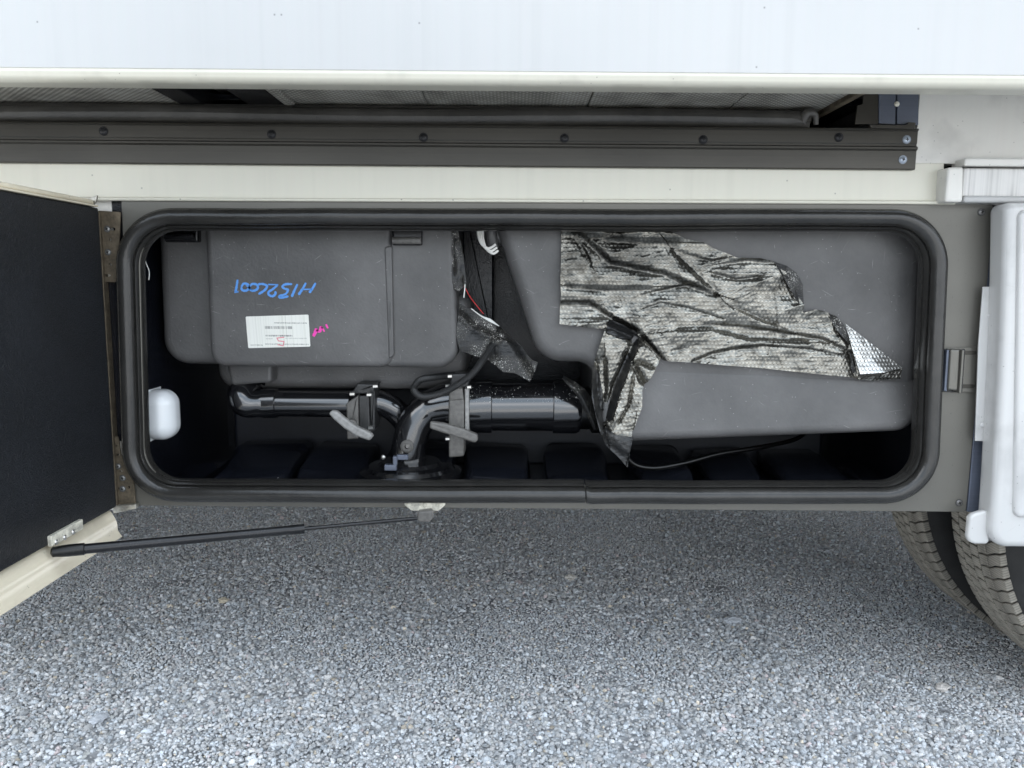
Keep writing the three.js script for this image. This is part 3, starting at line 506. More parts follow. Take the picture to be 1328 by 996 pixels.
// ---- wheel skirt
{
  const sk = group('wheel_skirt', home); sk.userData.label = 'glossy white wheel skirt panel at the right edge';
  const body = prismPx([[1305, 262], [1640, 258], [1640, 714], [1284, 711], [1290, 640], [1302, 420]], [0.014, 0.03, 0.03, 0.032, 0.08, 0.2], 0.055, 0.047, 0.012, 6, 1.2);
  mesh('panel', body, mat.fender, sk);
  mesh('panel_rib', prismPx([[1322, 272], [1630, 268], [1630, 672], [1316, 672]], 0.012, 0.061, 0.02, 0.006, 4), mat.fender, sk);
  const fl = mesh('flange', prismPx([[1275, 372], [1312, 371], [1302, 573], [1265, 572], [1269, 450]], 0.001, 0.016, 0.003, 0.0008), mat.fender, sk);
  for (const [x, y] of [[1284, 409], [1274, 551]]) placed('rivet', rivetGeo, mat.fender, fl, P(x, y, 0.016));
  mesh('tab', prismPx([[1258, 668], [1282, 661], [1284, 706], [1262, 706], [1255, 700]], 0.008, 0.04, 0.012, 0.004), mat.fender, sk);
  mesh('gap_plate', prismPx([[1279, 266], [1300, 270], [1285, 664], [1254.5, 664], [1262, 572]], 0.002, -0.001, 0.01, 0.001), mat.bluePlate, sk);
}
// ---- dual wheels
{
  const Rt = 0.42, zo = [-0.20, -0.475], wc = PY(1465, 900, 0);
  const cx = 1.318, W = 0.158;
  const prof = [[0.24, W * 0.42], [0.31, W * 0.55], [0.37, W * 0.57], [Rt - 0.022, W * 0.52], [Rt - 0.011, W * 0.47], [Rt - 0.0105, 0], [Rt - 0.011, -W * 0.47], [Rt - 0.022, -W * 0.52], [0.37, -W * 0.57], [0.31, -W * 0.55], [0.24, -W * 0.42], [0.22, 0], [0.24, W * 0.42]];
  const tyreG = (() => { const g = new THREE.LatheGeometry(prof.map(([r, z]) => new THREE.Vector2(r, z)), 96); g.rotateX(Math.PI / 2); return boxUV(toCreasedNormals(g, 0.6)); })();
  const pitch = 104, step = Math.PI * 2 / pitch;
  // columns: [z0, z1, phase, skew]
  const cols = [[-0.077, -0.053, 0, 0.10], [-0.050, -0.025, 0.5, 0.06], [-0.022, 0.003, 0.2, 0.0], [0.006, 0.031, 0.6, -0.06], [0.034, 0.077, 0.15, -0.30]];
  function blockGeo(z0, z1, skew) {
    const w = 2 * Math.PI * Rt / pitch - 0.0032, hw = w / 2, sk = skew * 0.03;
    const sh = roundShape([V(-hw - sk, z0, 0), V(hw - sk, z0, 0), V(hw - sk * 0.2, (z0 + z1) / 2 + 0.001, 0), V(hw + sk, z1, 0), V(-hw + sk, z1, 0), V(-hw - sk * 0.2 + 0.001, (z0 + z1) / 2, 0)], 0.0025);
    const parts = [];
    const g = new THREE.ExtrudeGeometry(sh, { depth: 0.0105, bevelEnabled: true, bevelSize: 0.0012, bevelThickness: 0.0012, bevelSegments: 1, bevelOffset: -0.0012, curveSegments: 2 });
    g.rotateX(-Math.PI / 2); // depth -> up (y), shape y -> -z
    g.translate(0, Rt - 0.0118, 0);
    return boxUV(toCreasedNormals(g, 0.5));
  }
  const geos = cols.map(([a, b, , s]) => blockGeo(-b, -a, s));
  zo.forEach((z, wi) => {
    const w = group('wheel', home); w.position.set(cx, Rt, z);
    w.userData.label = wi ? 'dusty inner rear wheel, behind the outer one' : 'dusty outer rear wheel, half hidden by the white skirt';
    mesh('tyre', tyreG, mat.tyre, w);
    const rest = [];
    cols.forEach(([a, b, ph], ci) => {
      for (let k = 0; k < pitch; k++) {
        const ang = (k + ph) * step, deg = ang * 180 / Math.PI;       // counter-clockwise from the top
        if (deg > 90 && deg < 162) { const m = mesh('tread_block', geos[ci], mat.tread, w); m.rotation.z = ang; }
        else { const g = geos[ci].clone(); g.rotateZ(ang); rest.push(g); }
      }
    });
    mesh('tread', rest, mat.tread, w).userData.kind = 'stuff';
    const rg = new THREE.LatheGeometry([[0.02, 0.03], [0.12, 0.03], [0.16, -0.02], [0.20, -0.02], [0.215, 0.075], [0.235, 0.085], [0.235, -0.085], [0.02, -0.05]].map(([r, q]) => new THREE.Vector2(r, q)), 40); rg.rotateX(Math.PI / 2);
    mesh('rim', toCreasedNormals(rg, 0.5), mat.rim, w);
  });
}
// ---- compartment door, standing open at the left
const XD = -0.648;
{
  const door = group('compartment_door', home); door.userData.label = 'open compartment door with black lining, seen edge-on at the left';
  const yT = PX(30, 252, XD).y, yB = PX(60, 709, XD).y, z0 = 0.012, z1 = 1.42;
  mesh('lining', box(XD - 0.016, yB, z0 + 0.012, XD, yT, z1, 0.003), mat.lining, door);
  const fy = PX(30, 244, XD).y;
  mesh('top_flange', box(XD - 0.02, yT + 0.0005, z0 + 0.02, XD + 0.004, yT + 0.0035, z1, 0.0012), mat.creamSkin, door);
  mesh('top_edge', box(XD - 0.045, yT + 0.004, z0 + 0.02, XD - 0.002, yT + 0.012, z1, 0.003), mat.creamSkin, door);
  mesh('skin', box(XD - 0.05, yB - 0.01, z0, XD - 0.022, yT + 0.003, z1, 0.004), mat.creamSkin, door);
  // rolled lower edge of the outer skin
  const L = [[-0.045, 0.004], [-0.018, 0.003], [-0.006, -0.004], [0.000, -0.014], [0.003, -0.022], [0.0035, -0.035], [0.010, -0.046], [0.008, -0.048], [0.0, -0.037], [-0.001, -0.024], [-0.012, -0.012], [-0.046, -0.008]];
  const sh = new THREE.Shape(L.map(([x, y]) => new THREE.Vector2(XD + x, yB + y - 0.002)));
  const g = new THREE.ExtrudeGeometry(sh, { depth: z1 - z0 - 0.05, bevelEnabled: false }); g.translate(0, 0, z0 + 0.02);
  mesh('bottom_roll', boxUV(toCreasedNormals(g, 0.7)), mat.creamSkin, door);
  // hinge plates with holes at the top and bottom of the hinge edge
  function hinge(pts, holes, bolts) {
    const shp = roundShape(pts.map(([x, y]) => P(x, y, 0.006)), 0.002);
    for (const [x, y, w, h] of holes) { const c = P(x, y, 0.006), q = new THREE.Path(); q.absellipse(c.x, c.y, M(w, 0), M(h, 0), 0, Math.PI * 2, true); shp.holes.push(q); }
    const hp = mesh('hinge_plate', prism(shp, 0.006, 0.003, 0.0004, 1), mat.galvDirty, door);
    for (const [x, y] of bolts) placed('bolt', sgB, mat.screw, hp, P(x, y, 0.0062), 0.4);
    return hp;
  }
  const sgB = screwGeo(0.0042, [0.22, 0.22, 0.21]);
  hinge([[127, 273], [156, 275], [154, 330], [150, 366], [132, 366]], [[146, 297, 4, 2.4], [143, 311, 2, 2], [143, 343, 2, 2], [139, 357, 5, 2]], [[139, 297], [140, 327]]);
  hinge([[141, 567], [153, 566], [157, 590], [173, 620], [176, 655], [146, 655]], [[148, 578, 4.5, 2], [153, 590, 2, 2], [157, 611, 1.8, 1.8], [153, 633, 2, 2.6], [167, 632, 1.8, 2.6]], [[153, 605], [159, 620], [159, 634]]);
  mesh('hinge_foot', prismPx([[146, 656], [176, 654], [176, 660], [160, 664], [147, 666]], 0.001, 0.012, 0.012, 0.0012), mat.galv, door);
  mesh('hinge_edge', box(P(126, 300, 0.01).x, P(140, 655, 0.01).y, -0.004, P(131, 300, 0.01).x, P(140, 275, 0.01).y, 0.012, 0.001), mat.galvDirty, door);
  mesh('corner_clip', prismPx([[112, 258], [126, 253], [124, 262], [118, 268], [106, 264]], 0.001, 0.03, 0.004, 0.0006), mat.galv, door);
  mesh('hinge_gap_shade', prismPx([[131, 362], [158, 362], [160, 572], [138, 572]], 0.001, -0.004, 0.008, 0.0006), mat.liner, home);  // black slab put in for the shade of the gap beside the door
  // zinc bracket of the strut on the door
  const br = mesh('strut_bracket', [(() => { const a = PX(66, 700, XD), b = PX(101, 684, XD); return box(XD - 0.001, Math.min(a.y, b.y) - 0.004, b.z - 0.005, XD + 0.006, Math.max(a.y, b.y) + 0.008, a.z + 0.008, 0.002); })()], mat.zinc, door);
  for (const [x, y] of [[73, 703], [84, 697], [95, 690]]) { const p = PX(x, y, XD + 0.006), o = mesh('rivet', rivetGeo, mat.steel, br); o.position.copy(p); o.rotation.y = Math.PI / 2; }
}
// ---- gas strut
{
  const st = group('gas_strut', home); st.userData.label = 'black gas strut between the open door and the frame bottom';
  const aD = PX(76, 715, XD + 0.014), b = P(552, 671, 0.012);
  mesh('tube', bar(aD.clone().lerp(b, 0.055), aD.clone().lerp(b, 0.625), 0.0072, 24), mat.blackMetal, st);
  mesh('rod_guide', bar(aD.clone().lerp(b, 0.59), aD.clone().lerp(b, 0.63), 0.0077, 24), mat.blackMetal, st);
  mesh('rod', bar(aD.clone().lerp(b, 0.62), aD.clone().lerp(b, 0.985), 0.0034, 14), mat.blackMetal, st);
  mesh('end_fitting', stepped(aD.clone().lerp(b, -0.018), aD.clone().lerp(b, 0.062), [[0, 0.004], [0.06, 0.0075], [0.5, 0.0088], [0.97, 0.0088], [1, 0.007]], 12), mat.pipeDull, st);
  mesh('end_fitting', prismPx([[541, 664], [560, 662], [562, 673], [556, 678], [541, 677]], 0.004, 0.022, 0.016, 0.003), mat.valve, st);
  const bk = mesh('frame_bracket', prismPx([[524.5, 651], [577.5, 651], [577.5, 655], [569, 662.5], [534, 662.5], [524.5, 655]], 0.001, 0.006, 0.005, 0.0006), mat.zinc, st);
  for (const x of [530, 551, 571]) placed('rivet', rivetGeo, mat.zinc, bk, P(x, 655, 0.0055));
  mesh('ball_stud', bar(P(552, 662, 0.004), P(552, 669, 0.008), 0.003), mat.steel, st);
}

// ---------------------------------------------------------------- things inside the compartment
// left holding tank
const zL = -0.065;
{
  const t = tag(group('holding_tank'), 'black plastic holding tank on the left with white sticker and blue writing', 'holding tank');
  const shell = [
    prismPx([[262, 230], [508, 230], [510, 477], [272, 476]], [0.024, 0.024, 0.022, 0.028], zL, 0.30, 0.011, 6, 1.1),
    prismPx([[490, 230], [587, 230], [595, 478], [490, 477]], [0.024, 0.024, 0.04, 0.022], zL - 0.006, 0.29, 0.011, 6, 1.1),
    prismPx([[200, 230], [320, 230], [320, 474], [210, 472]], [0.03, 0.03, 0.03, 0.045], zL - 0.035, 0.24, 0.018, 6, 1.1),
    prismPx([[274, 380], [612, 380], [602, 506], [282, 505]], [0.03, 0.03, 0.045, 0.035], zL - 0.075, 0.20, 0.018, 6, 1.1),
  ];
  mesh('body', shell, mat.tank, t);
  mesh('rib', prismPx([[498, 320], [508, 318], [511, 462], [504, 466]], 0.004, zL + 0.0015, 0.01, 0.003, 3, 1), mat.tank, t);
  mesh('tie_down', prismPx([[211, 262], [257, 262], [257, 314], [213, 314]], 0.003, zL - 0.022, 0.03, 0.004), mat.blackMetal, t);
  mesh('tie_bar', bar(P(214, 307, zL - 0.016), P(252, 306, zL - 0.016), 0.0055), mat.blackMetal, t);
  mesh('tie_down', prismPx([[508, 262], [548, 262], [547, 318], [508, 318]], 0.003, zL + 0.006, 0.022, 0.004), mat.blackMetal, t);
  mesh('tie_bar', bar(P(509, 312, zL + 0.010), P(546, 312, zL + 0.010), 0.0060), mat.valve, t);
  mesh('outlet_collar', [prismPx([[293, 470], [352, 470], [352, 496], [300, 500]], 0.006, zL - 0.04, 0.06, 0.006, 4, 1)], mat.tank, t);
  // sticker (flat print)
  const cv = document.createElement('canvas'); cv.width = 512; cv.height = 256; const c = cv.getContext('2d');
  c.fillStyle = '#e9e8e2'; c.fillRect(0, 0, 512, 256);
  for (let i = 0; i < 60; i++) { c.fillStyle = `rgba(120,118,105,${0.03 + rnd() * 0.06})`; c.fillRect(rnd() * 512, 0, 1 + rnd() * 5, 256); }
  const scrib = (x0, x1, y, h, a) => { let x = x0; while (x < x1) { const w = 2 + rnd() * 6; c.fillStyle = `rgba(40,40,42,${a * (0.5 + rnd() * 0.5)})`; c.fillRect(x, y + rnd() * 2, w, h); x += w + 1 + rnd() * 4; } };
  scrib(230, 490, 44, 9, 0.55); for (let x = 150; x < 370; x += 3) { c.fillStyle = `rgba(60,60,62,${rnd() < 0.5 ? 0.6 : 0.12})`; c.fillRect(x, 76, 2, 22); }
  scrib(150, 365, 146, 12, 0.7); scrib(150, 200, 172, 9, 0.35); scrib(310, 480, 168, 8, 0.3); scrib(20, 120, 226, 7, 0.6); scrib(140, 490, 216, 9, 0.45);
  c.strokeStyle = 'rgba(215,60,80,0.55)'; c.lineWidth = 8; c.beginPath(); c.moveTo(300, 165); c.lineTo(240, 172); c.lineTo(250, 195); c.lineTo(295, 200); c.lineTo(285, 235); c.lineTo(240, 225); c.stroke();
  const ct = new THREE.CanvasTexture(cv); ct.colorSpace = THREE.SRGBColorSpace; ct.magFilter = THREE.LinearFilter;
  const q = [[318.5, 410.5], [400, 408], [402.5, 449.5], [322, 451.5]].map(([x, y]) => P(x, y, zL + 0.0006));
  const shp = roundShape(q, 0.002), sg = new THREE.ExtrudeGeometry(shp, { depth: 0.0004, bevelEnabled: false, curveSegments: 4 }); sg.translate(0, 0, zL + 0.0003);
  const p = sg.attributes.position, uv = sg.attributes.uv, w = q[1].x - q[0].x, h = q[0].y - q[3].y;
  for (let i = 0; i < p.count; i++) { const v = (p.getY(i) - q[3].y) / h; uv.setXY(i, (p.getX(i) - q[0].x - (1 - v) * 0.003) / w, v); }
  mesh('sticker', sg, std({ map: ct, color: S(1, 1, 0.98), roughness: 0.45 }), t).userData.label = 'white printed sticker, stuck on upside down';
  // marker writing: ribbons lying on the tank
  const crop = (x, y) => P(290 + x / 8.3, 340 + y / 8.3, zL + 0.0004);
  function ribbon(pts, wpx, smooth = true) {
    const v = pts.map(([x, y]) => crop(x, y)), line = smooth && v.length > 2 ? new THREE.CatmullRomCurve3(v).getPoints(v.length * 5) : v, wd = M(wpx / 8.3, zL) / 2, pos = [], idx = [], n = line.length;
    for (let i = 0; i < n; i++) { const a = line[Math.max(0, i - 1)], b = line[Math.min(n - 1, i + 1)], l = Math.hypot(b.x - a.x, b.y - a.y) || 1, nx = -(b.y - a.y) / l, ny = (b.x - a.x) / l, k = wd * (0.8 + 0.4 * hash2(i, v.length, 9)) * (i === 0 || i === n - 1 ? 0.6 : 1); pos.push(line[i].x + nx * k, line[i].y + ny * k, zL + 0.0004, line[i].x - nx * k, line[i].y - ny * k, zL + 0.0004); }
    for (let i = 0; i < n - 1; i++) idx.push(2 * i, 2 * i + 1, 2 * i + 2, 2 * i + 1, 2 * i + 3, 2 * i + 2);
    const g = new THREE.BufferGeometry(); g.setAttribute('position', new THREE.Float32BufferAttribute(pos, 3)); g.setIndex(idx); g.computeVertexNormals(); return g;
  }
  const w0 = 24;
  const ink = [
    [[150, 188], [140, 260], [128, 322]], [[116, 326], [160, 318]],
    [[190, 268], [215, 232], [262, 240], [275, 275], [245, 305], [200, 300], [190, 268]], [[275, 265], [310, 235], [360, 245], [368, 280], [335, 305], [290, 300], [275, 265]],
    [[372, 238], [420, 235], [468, 258], [448, 295], [375, 345]],
    [[480, 240], [588, 243]], [[582, 246], [530, 290], [482, 325], [488, 352], [525, 366], [556, 345], [558, 312]],
    [[738, 236], [660, 240], [632, 262], [655, 285], [692, 298], [670, 340], [600, 368], [598, 378], [640, 380], [698, 366]],
    [[795, 236], [762, 305], [732, 374]],
    [[886, 222], [848, 290], [806, 352]], [[990, 224], [958, 280], [922, 330]], [[850, 294], [950, 290]],
  ].map((l) => ribbon(l, w0));
  ink.push(ribbon([[240, 250], [310, 300]], 18));
  mesh('writing', ink, mat.blue, t).userData.label = 'blue handwritten number, upside down';
  mesh('pink_mark', [ribbon([[965, 798], [985, 760], [1005, 715]], 34), ribbon([[1000, 730], [1030, 745], [1055, 690]], 30), ribbon([[1055, 695], [1085, 748]], 30), ribbon([[1102, 668], [1122, 712]], 34)], mat.pink, t);
}
// right holding tank
const zR = -0.05;
{
  const t = tag(group('holding_tank'), 'larger black plastic holding tank on the right, partly wrapped in torn foil', 'holding tank');
  const shell = [
    prismPx([[618, 220], [1208, 220], [1188, 553], [772, 571], [772, 471], [700, 469], [655, 330]],
      [0.035, 0.04, 0.045, 0.04, 0.03, 0.034, 0.2], zR, 0.32, 0.021, 7, 1.1),
    prismPx([[776, 470], [1198, 486], [1190, 557], [776, 572]], [0.03, 0.03, 0.045, 0.03], zR + 0.0003, 0.06, 0.016, 6, 1.1),
    prismPx([[624, 225], [680, 225], [680, 325], [628, 312]], [0.02, 0.02, 0.02, 0.025], zR - 0.02, 0.06, 0.012, 5, 1.1),
  ];
  { const p = shell[1].attributes.position, y0 = P(1000, 492, zR).y; for (let i = 0; i < p.count; i++) if (p.getZ(i) > zR - 0.03) p.setZ(i, p.getZ(i) + Math.max(0, y0 - p.getY(i)) * 0.2); shell[1] = toCreasedNormals(shell[1], 1.1); }
  mesh('body', shell, mat.tank, t);
  const hose = group('spring_clamp', t);
  for (let k = 0; k < 3; k++) mesh('clamp_ring', tube([P(620 + k * 3, 285, -0.055), P(620.5 + k * 3, 306 + k * 2, -0.052), P(626 + k * 3, 318 + k * 3, -0.048), P(634 + k * 3, 322 + k * 3.4, -0.046), P(643 + k * 1.5, 317 + k * 4, -0.048)], 0.0022, 24, 8), mat.whiteDirty, hose);
  mesh('hose_barb', tube([P(636, 285, -0.07), P(637, 305, -0.07), P(640, 322, -0.075)], 0.010, 12, 14), mat.tank, t);
}
// foil sheets
function inside(poly, x, y) { let c = false; for (let i = 0, j = poly.length - 1; i < poly.length; j = i++) { const a = poly[i], b = poly[j]; if ((a.y > y) !== (b.y > y) && x < (b.x - a.x) * (y - a.y) / (b.y - a.y) + a.x) c = !c; } return c; }
function nearest(poly, x, y) { let bd = 1e9, bx = x, by = y; for (let i = 0, j = poly.length - 1; i < poly.length; j = i++) { const a = poly[j], b = poly[i], dx = b.x - a.x, dy = b.y - a.y, t = Math.max(0, Math.min(1, ((x - a.x) * dx + (y - a.y) * dy) / (dx * dx + dy * dy || 1))), qx = a.x + dx * t, qy = a.y + dy * t, d = (qx - x) ** 2 + (qy - y) ** 2; if (d < bd) { bd = d; bx = qx; by = qy; } } return [bx, by, Math.sqrt(bd)]; }
function segDist(line, x, y) { let best = 1e9, side = 1, tt = 0; for (let i = 0; i < line.length - 1; i++) { const a = line[i], b = line[i + 1], dx = b.x - a.x, dy = b.y - a.y, t = Math.max(0, Math.min(1, ((x - a.x) * dx + (y - a.y) * dy) / (dx * dx + dy * dy))), qx = x - a.x - dx * t, qy = y - a.y - dy * t, d = Math.hypot(qx, qy); if (d < best) { best = d; side = Math.sign(dx * qy - dy * qx) || 1; tt = (i + t) / (line.length - 1); } } return [best, side, tt]; }
// sheet of real thickness over a polygon; fz(x, y) -> height, fc -> colour
function sheet(poly, cell, thick, fz, fc) {
  const xs = poly.map((p) => p.x), ys = poly.map((p) => p.y), x0 = Math.min(...xs) - cell, y0 = Math.min(...ys) - cell, nx = Math.ceil((Math.max(...xs) - x0) / cell) + 1, ny = Math.ceil((Math.max(...ys) - y0) / cell) + 1;
  const ins = []; for (let j = 0; j <= ny; j++) for (let i = 0; i <= nx; i++) ins.push(inside(poly, x0 + i * cell, y0 + j * cell));
  const id = new Map(), pts = [], tri = [], at = (i, j) => { const k = j * (nx + 1) + i; if (!id.has(k)) { let x = x0 + i * cell, y = y0 + j * cell; if (!ins[k]) [x, y] = nearest(poly, x, y); id.set(k, pts.length); pts.push([x, y]); } return id.get(k); };
  for (let j = 0; j < ny; j++) for (let i = 0; i < nx; i++) {
    const c = [ins[j * (nx + 1) + i], ins[j * (nx + 1) + i + 1], ins[(j + 1) * (nx + 1) + i], ins[(j + 1) * (nx + 1) + i + 1]].filter(Boolean).length; if (c < 2) continue;
    const a = at(i, j), b = at(i + 1, j), d = at(i, j + 1), e = at(i + 1, j + 1); tri.push([a, b, e], [a, e, d]);
  }
  const n = pts.length, pos = new Float32Array(n * 6), col = new Float32Array(n * 6), uv = new Float32Array(n * 4);
  pts.forEach(([x, y], i) => {
    const z = fz(x, y), c = fc ? fc(x, y) : [1, 1, 1];
    pos.set([x, y, z], i * 3); pos.set([x, y, z - thick], (n + i) * 3); col.set(c, i * 3); col.set([0.02, 0.02, 0.02], (n + i) * 3); uv.set([x, y], i * 2); uv.set([x, y], (n + i) * 2);
  });
  const idx = [], edge = new Map();
  for (const [a, b, c] of tri) { idx.push(a, b, c, n + a, n + c, n + b); for (const [p, q] of [[a, b], [b, c], [c, a]]) { const r = q + '_' + p; if (edge.has(r)) edge.delete(r); else edge.set(p + '_' + q, [p, q]); } }
  for (const [p, q] of edge.values()) idx.push(p, n + p, q, q, n + p, n + q);
  const g = new THREE.BufferGeometry(); g.setAttribute('position', new THREE.BufferAttribute(pos, 3)); g.setAttribute('color', new THREE.BufferAttribute(col, 3)); g.setAttribute('uv', new THREE.BufferAttribute(uv, 2)); g.setIndex(idx);
  return toCreasedNormals(g, 0.9);
}
function foilFns(creases, zBase, amp, sd, wornReflect) {
  const lines = creases.map(([pts, w, dep, tilt, dark]) => ({ l: pts, w, dep, tilt, dark }));
  const crumple = (x, y) => { let s = 0; for (let k = 0; k < 3; k++) { const f = 16 * Math.pow(2.1, k), n = vnoise(x * f * (0.6 + 0.2 * k) + y * f * 0.35 + sd, y * f * 1.15 - x * f * 0.28 + sd, 400 + sd + k); s += (1 - Math.abs(2 * n - 1)) * Math.pow(0.42, k); } return s; };
  const fz = (x, y) => {
    const fx = x * 70 + y * 30 + 6 * vnoise(x * 30, y * 30, sd + 7), fy = y * 150 - x * 40, e = vnoise(fx, fy, sd + 5), e2 = vnoise(fx * 2.2 + 9, fy * 2.1, sd + 6), m = Math.max(0, fbm(x * 14 + sd, y * 18, 3, sd + 8) - 0.38) * 2.2;
    let z = zBase + amp * (crumple(x, y) - 0.8) + amp * 0.28 * m * (1 - Math.abs(2 * e - 1)) + amp * 0.10 * m * (1 - Math.abs(2 * e2 - 1));
    for (const c of lines) { const [d, s] = segDist(c.l, x, y); z += -c.dep * Math.exp(-((d / c.w) ** 2)) + s * c.tilt * Math.exp(-d / (c.w * 2.2)) * Math.min(1, d / (c.w * 0.6)); }
    return z;
  };
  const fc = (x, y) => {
    let k = 1; for (const c of lines) { const [d, , t] = segDist(c.l, x, y); const n = 0.5 + fbm(x * 160, y * 160, 2, 431); k *= 1 - 0.6 * c.dark * Math.exp(-((d / (c.w * 0.5 * n)) ** 2)) * Math.sin(Math.min(1, Math.max(0, t * 0.9 + 0.05)) * Math.PI) ** 0.4; }  // vertex colour darkens creases: rubbed film plus painted fold shade
    const wear = fbm(x * 22 + sd, y * 40 + sd, 4, 441); const fine = fbm(x * 130 + y * 60 + sd, y * 260, 3, 443); k *= 1 - 0.55 * Math.max(0, Math.min(1, (wear * 0.6 + fine * 0.5 - 0.60) * 5)); if (wornReflect) k *= 1 - 0.6 * wornReflect(x, y);
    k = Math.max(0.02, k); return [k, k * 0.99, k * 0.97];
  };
  return [fz, fc];
}
{
  const t = tag(group('foil_sheet'), 'crumpled silver bubble foil insulation sheet taped over the right tank', 'foil sheet');
  const Z = zR + 0.007, c7 = ([x, y], z = Z) => P(720 + x / 2.767, 280 + y / 2.767, z), poly = [[22, 20], [395, 20], [400, 52], [470, 85], [530, 95], [575, 120], [650, 150], [735, 152], [790, 165], [815, 185], [845, 250], [886, 318], [885, 348], [930, 335], [975, 345], [1020, 385], [1050, 440], [1068, 500], [1090, 585], [1060, 578], [900, 562], [730, 545], [560, 531], [385, 517], [330, 470], [300, 435], [288, 412], [185, 407], [100, 398], [15, 388], [17, 330], [20, 280], [17, 220], [20, 160]].map((p) => c7(p));
  const mk = (pts, w, dep, tilt, dark) => [pts.map((p) => c7(p)), w, dep, tilt, dark];
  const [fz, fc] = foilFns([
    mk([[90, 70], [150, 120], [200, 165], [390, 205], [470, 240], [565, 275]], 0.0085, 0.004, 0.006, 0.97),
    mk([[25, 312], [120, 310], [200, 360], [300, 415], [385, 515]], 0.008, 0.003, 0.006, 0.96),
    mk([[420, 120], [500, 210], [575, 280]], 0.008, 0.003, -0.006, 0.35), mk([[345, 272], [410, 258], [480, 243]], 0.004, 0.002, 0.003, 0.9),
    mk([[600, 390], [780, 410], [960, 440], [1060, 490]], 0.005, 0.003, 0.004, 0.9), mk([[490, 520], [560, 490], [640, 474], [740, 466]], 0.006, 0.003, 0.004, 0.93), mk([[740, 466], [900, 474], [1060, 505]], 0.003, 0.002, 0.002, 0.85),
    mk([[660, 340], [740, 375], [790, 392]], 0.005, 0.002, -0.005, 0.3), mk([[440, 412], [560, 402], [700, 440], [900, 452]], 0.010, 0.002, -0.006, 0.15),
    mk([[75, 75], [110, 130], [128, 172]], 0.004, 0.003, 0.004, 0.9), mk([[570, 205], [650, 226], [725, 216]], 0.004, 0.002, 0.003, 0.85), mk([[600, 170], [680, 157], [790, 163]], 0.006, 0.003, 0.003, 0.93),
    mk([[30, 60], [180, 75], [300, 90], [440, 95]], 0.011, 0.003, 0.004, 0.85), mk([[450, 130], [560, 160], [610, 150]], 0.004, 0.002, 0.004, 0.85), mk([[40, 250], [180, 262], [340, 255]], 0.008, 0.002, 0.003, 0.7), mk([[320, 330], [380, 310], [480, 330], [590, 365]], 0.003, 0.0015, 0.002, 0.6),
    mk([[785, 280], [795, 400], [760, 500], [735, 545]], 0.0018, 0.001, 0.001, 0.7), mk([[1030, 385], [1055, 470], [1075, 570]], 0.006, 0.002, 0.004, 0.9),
  ], Z + 0.004, 0.0078, 3, (x, y) => { const a = c7([230, 130]), d = Math.hypot((x - a.x) / 0.17, (y - a.y) / 0.075), n = fbm(x * 30, y * 45, 4, 491); return Math.max(0, Math.min(1, (1.25 - d) * 0.9 + (n - 0.5) * 1.6)); });  // upper left darkened in colour: worn film plus a painted dark reflection
  const lay = (x, y) => { const z = fz(x, y) - (Z - 0.0015); return Z - 0.0015 + (z > 0.004 ? z : z > -0.004 ? (z + 0.004) ** 2 / 0.016 : 0); };
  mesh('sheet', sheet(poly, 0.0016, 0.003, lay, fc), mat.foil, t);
  // turned-over edges showing the black backing
  const flap = (name, pts, m, thick = 0.0012) => {
    const q = pts.map(([x, y, z]) => c7([x, y], Z + z)), cen = q.reduce((s, p) => s.add(p), V(0, 0, 0)).multiplyScalar(1 / q.length), pos = [], uv = [];
    // subdivided fan with crumple
    const n = 10, put = (p) => { pos.push(p.x, p.y, p.z); uv.push(p.x, p.y); };
    for (let e = 0; e < q.length; e++) { const a = q[e], b = q[(e + 1) % q.length]; const f = (u, v) => { const p = cen.clone().lerp(a.clone().lerp(b, v), u); p.z += 0.0016 * (vnoise(p.x * 120, p.y * 120, 451) - 0.5) * (u < 0.98 ? 1 : 0.4); return p; }; for (let i = 0; i < n; i++) for (let j = 0; j < 8; j++) { const A = f(i / n, j / 8), B = f((i + 1) / n, j / 8), C = f((i + 1) / n, (j + 1) / 8), E = f(i / n, (j + 1) / 8); put(A); put(B); put(C); if (i) { put(A); put(C); put(E); } } }
    const g = new THREE.BufferGeometry(); g.setAttribute('position', new THREE.Float32BufferAttribute(pos, 3)); g.setAttribute('uv', new THREE.Float32BufferAttribute(uv, 2)); const k = new Float32Array(pos.length).fill(1); g.setAttribute('color', new THREE.BufferAttribute(k, 3));
    return mesh(name, toCreasedNormals(g, 0.7), m, t);
  };
  flap('turned_edge', [[786, 165, 0.004], [830, 178, 0.010], [868, 205, 0.006], [888, 245, 0.008], [893, 335, 0.003], [868, 305, 0.010], [828, 235, 0.012]], mat.backing);
  flap('turned_edge', [[972, 346, 0.003], [1010, 360, 0.012], [1036, 390, 0.010], [1062, 470, 0.006], [1050, 455, 0.012], [1010, 410, 0.012]], mat.backing);
  flap('turned_edge', [[1060, 480, 0.006], [1078, 560, 0.008], [1100, 578, 0.004], [1062, 578, 0.002]], mat.backing);
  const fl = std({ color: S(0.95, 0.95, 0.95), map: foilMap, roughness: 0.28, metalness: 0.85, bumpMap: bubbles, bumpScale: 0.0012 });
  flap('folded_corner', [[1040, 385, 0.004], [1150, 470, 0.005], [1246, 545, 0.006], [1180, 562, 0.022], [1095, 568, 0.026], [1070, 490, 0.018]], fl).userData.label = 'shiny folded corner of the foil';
  flap('corner_edge', [[1095, 569, 0.024], [1180, 563, 0.020], [1246, 546, 0.006], [1238, 585, 0.003], [1140, 592, 0.004], [1080, 585, 0.004]], mat.foil);
  // hanging torn strip
  const c6 = ([x, y], z) => P(580 + x / 4.529, 400 + y / 4.529, z);
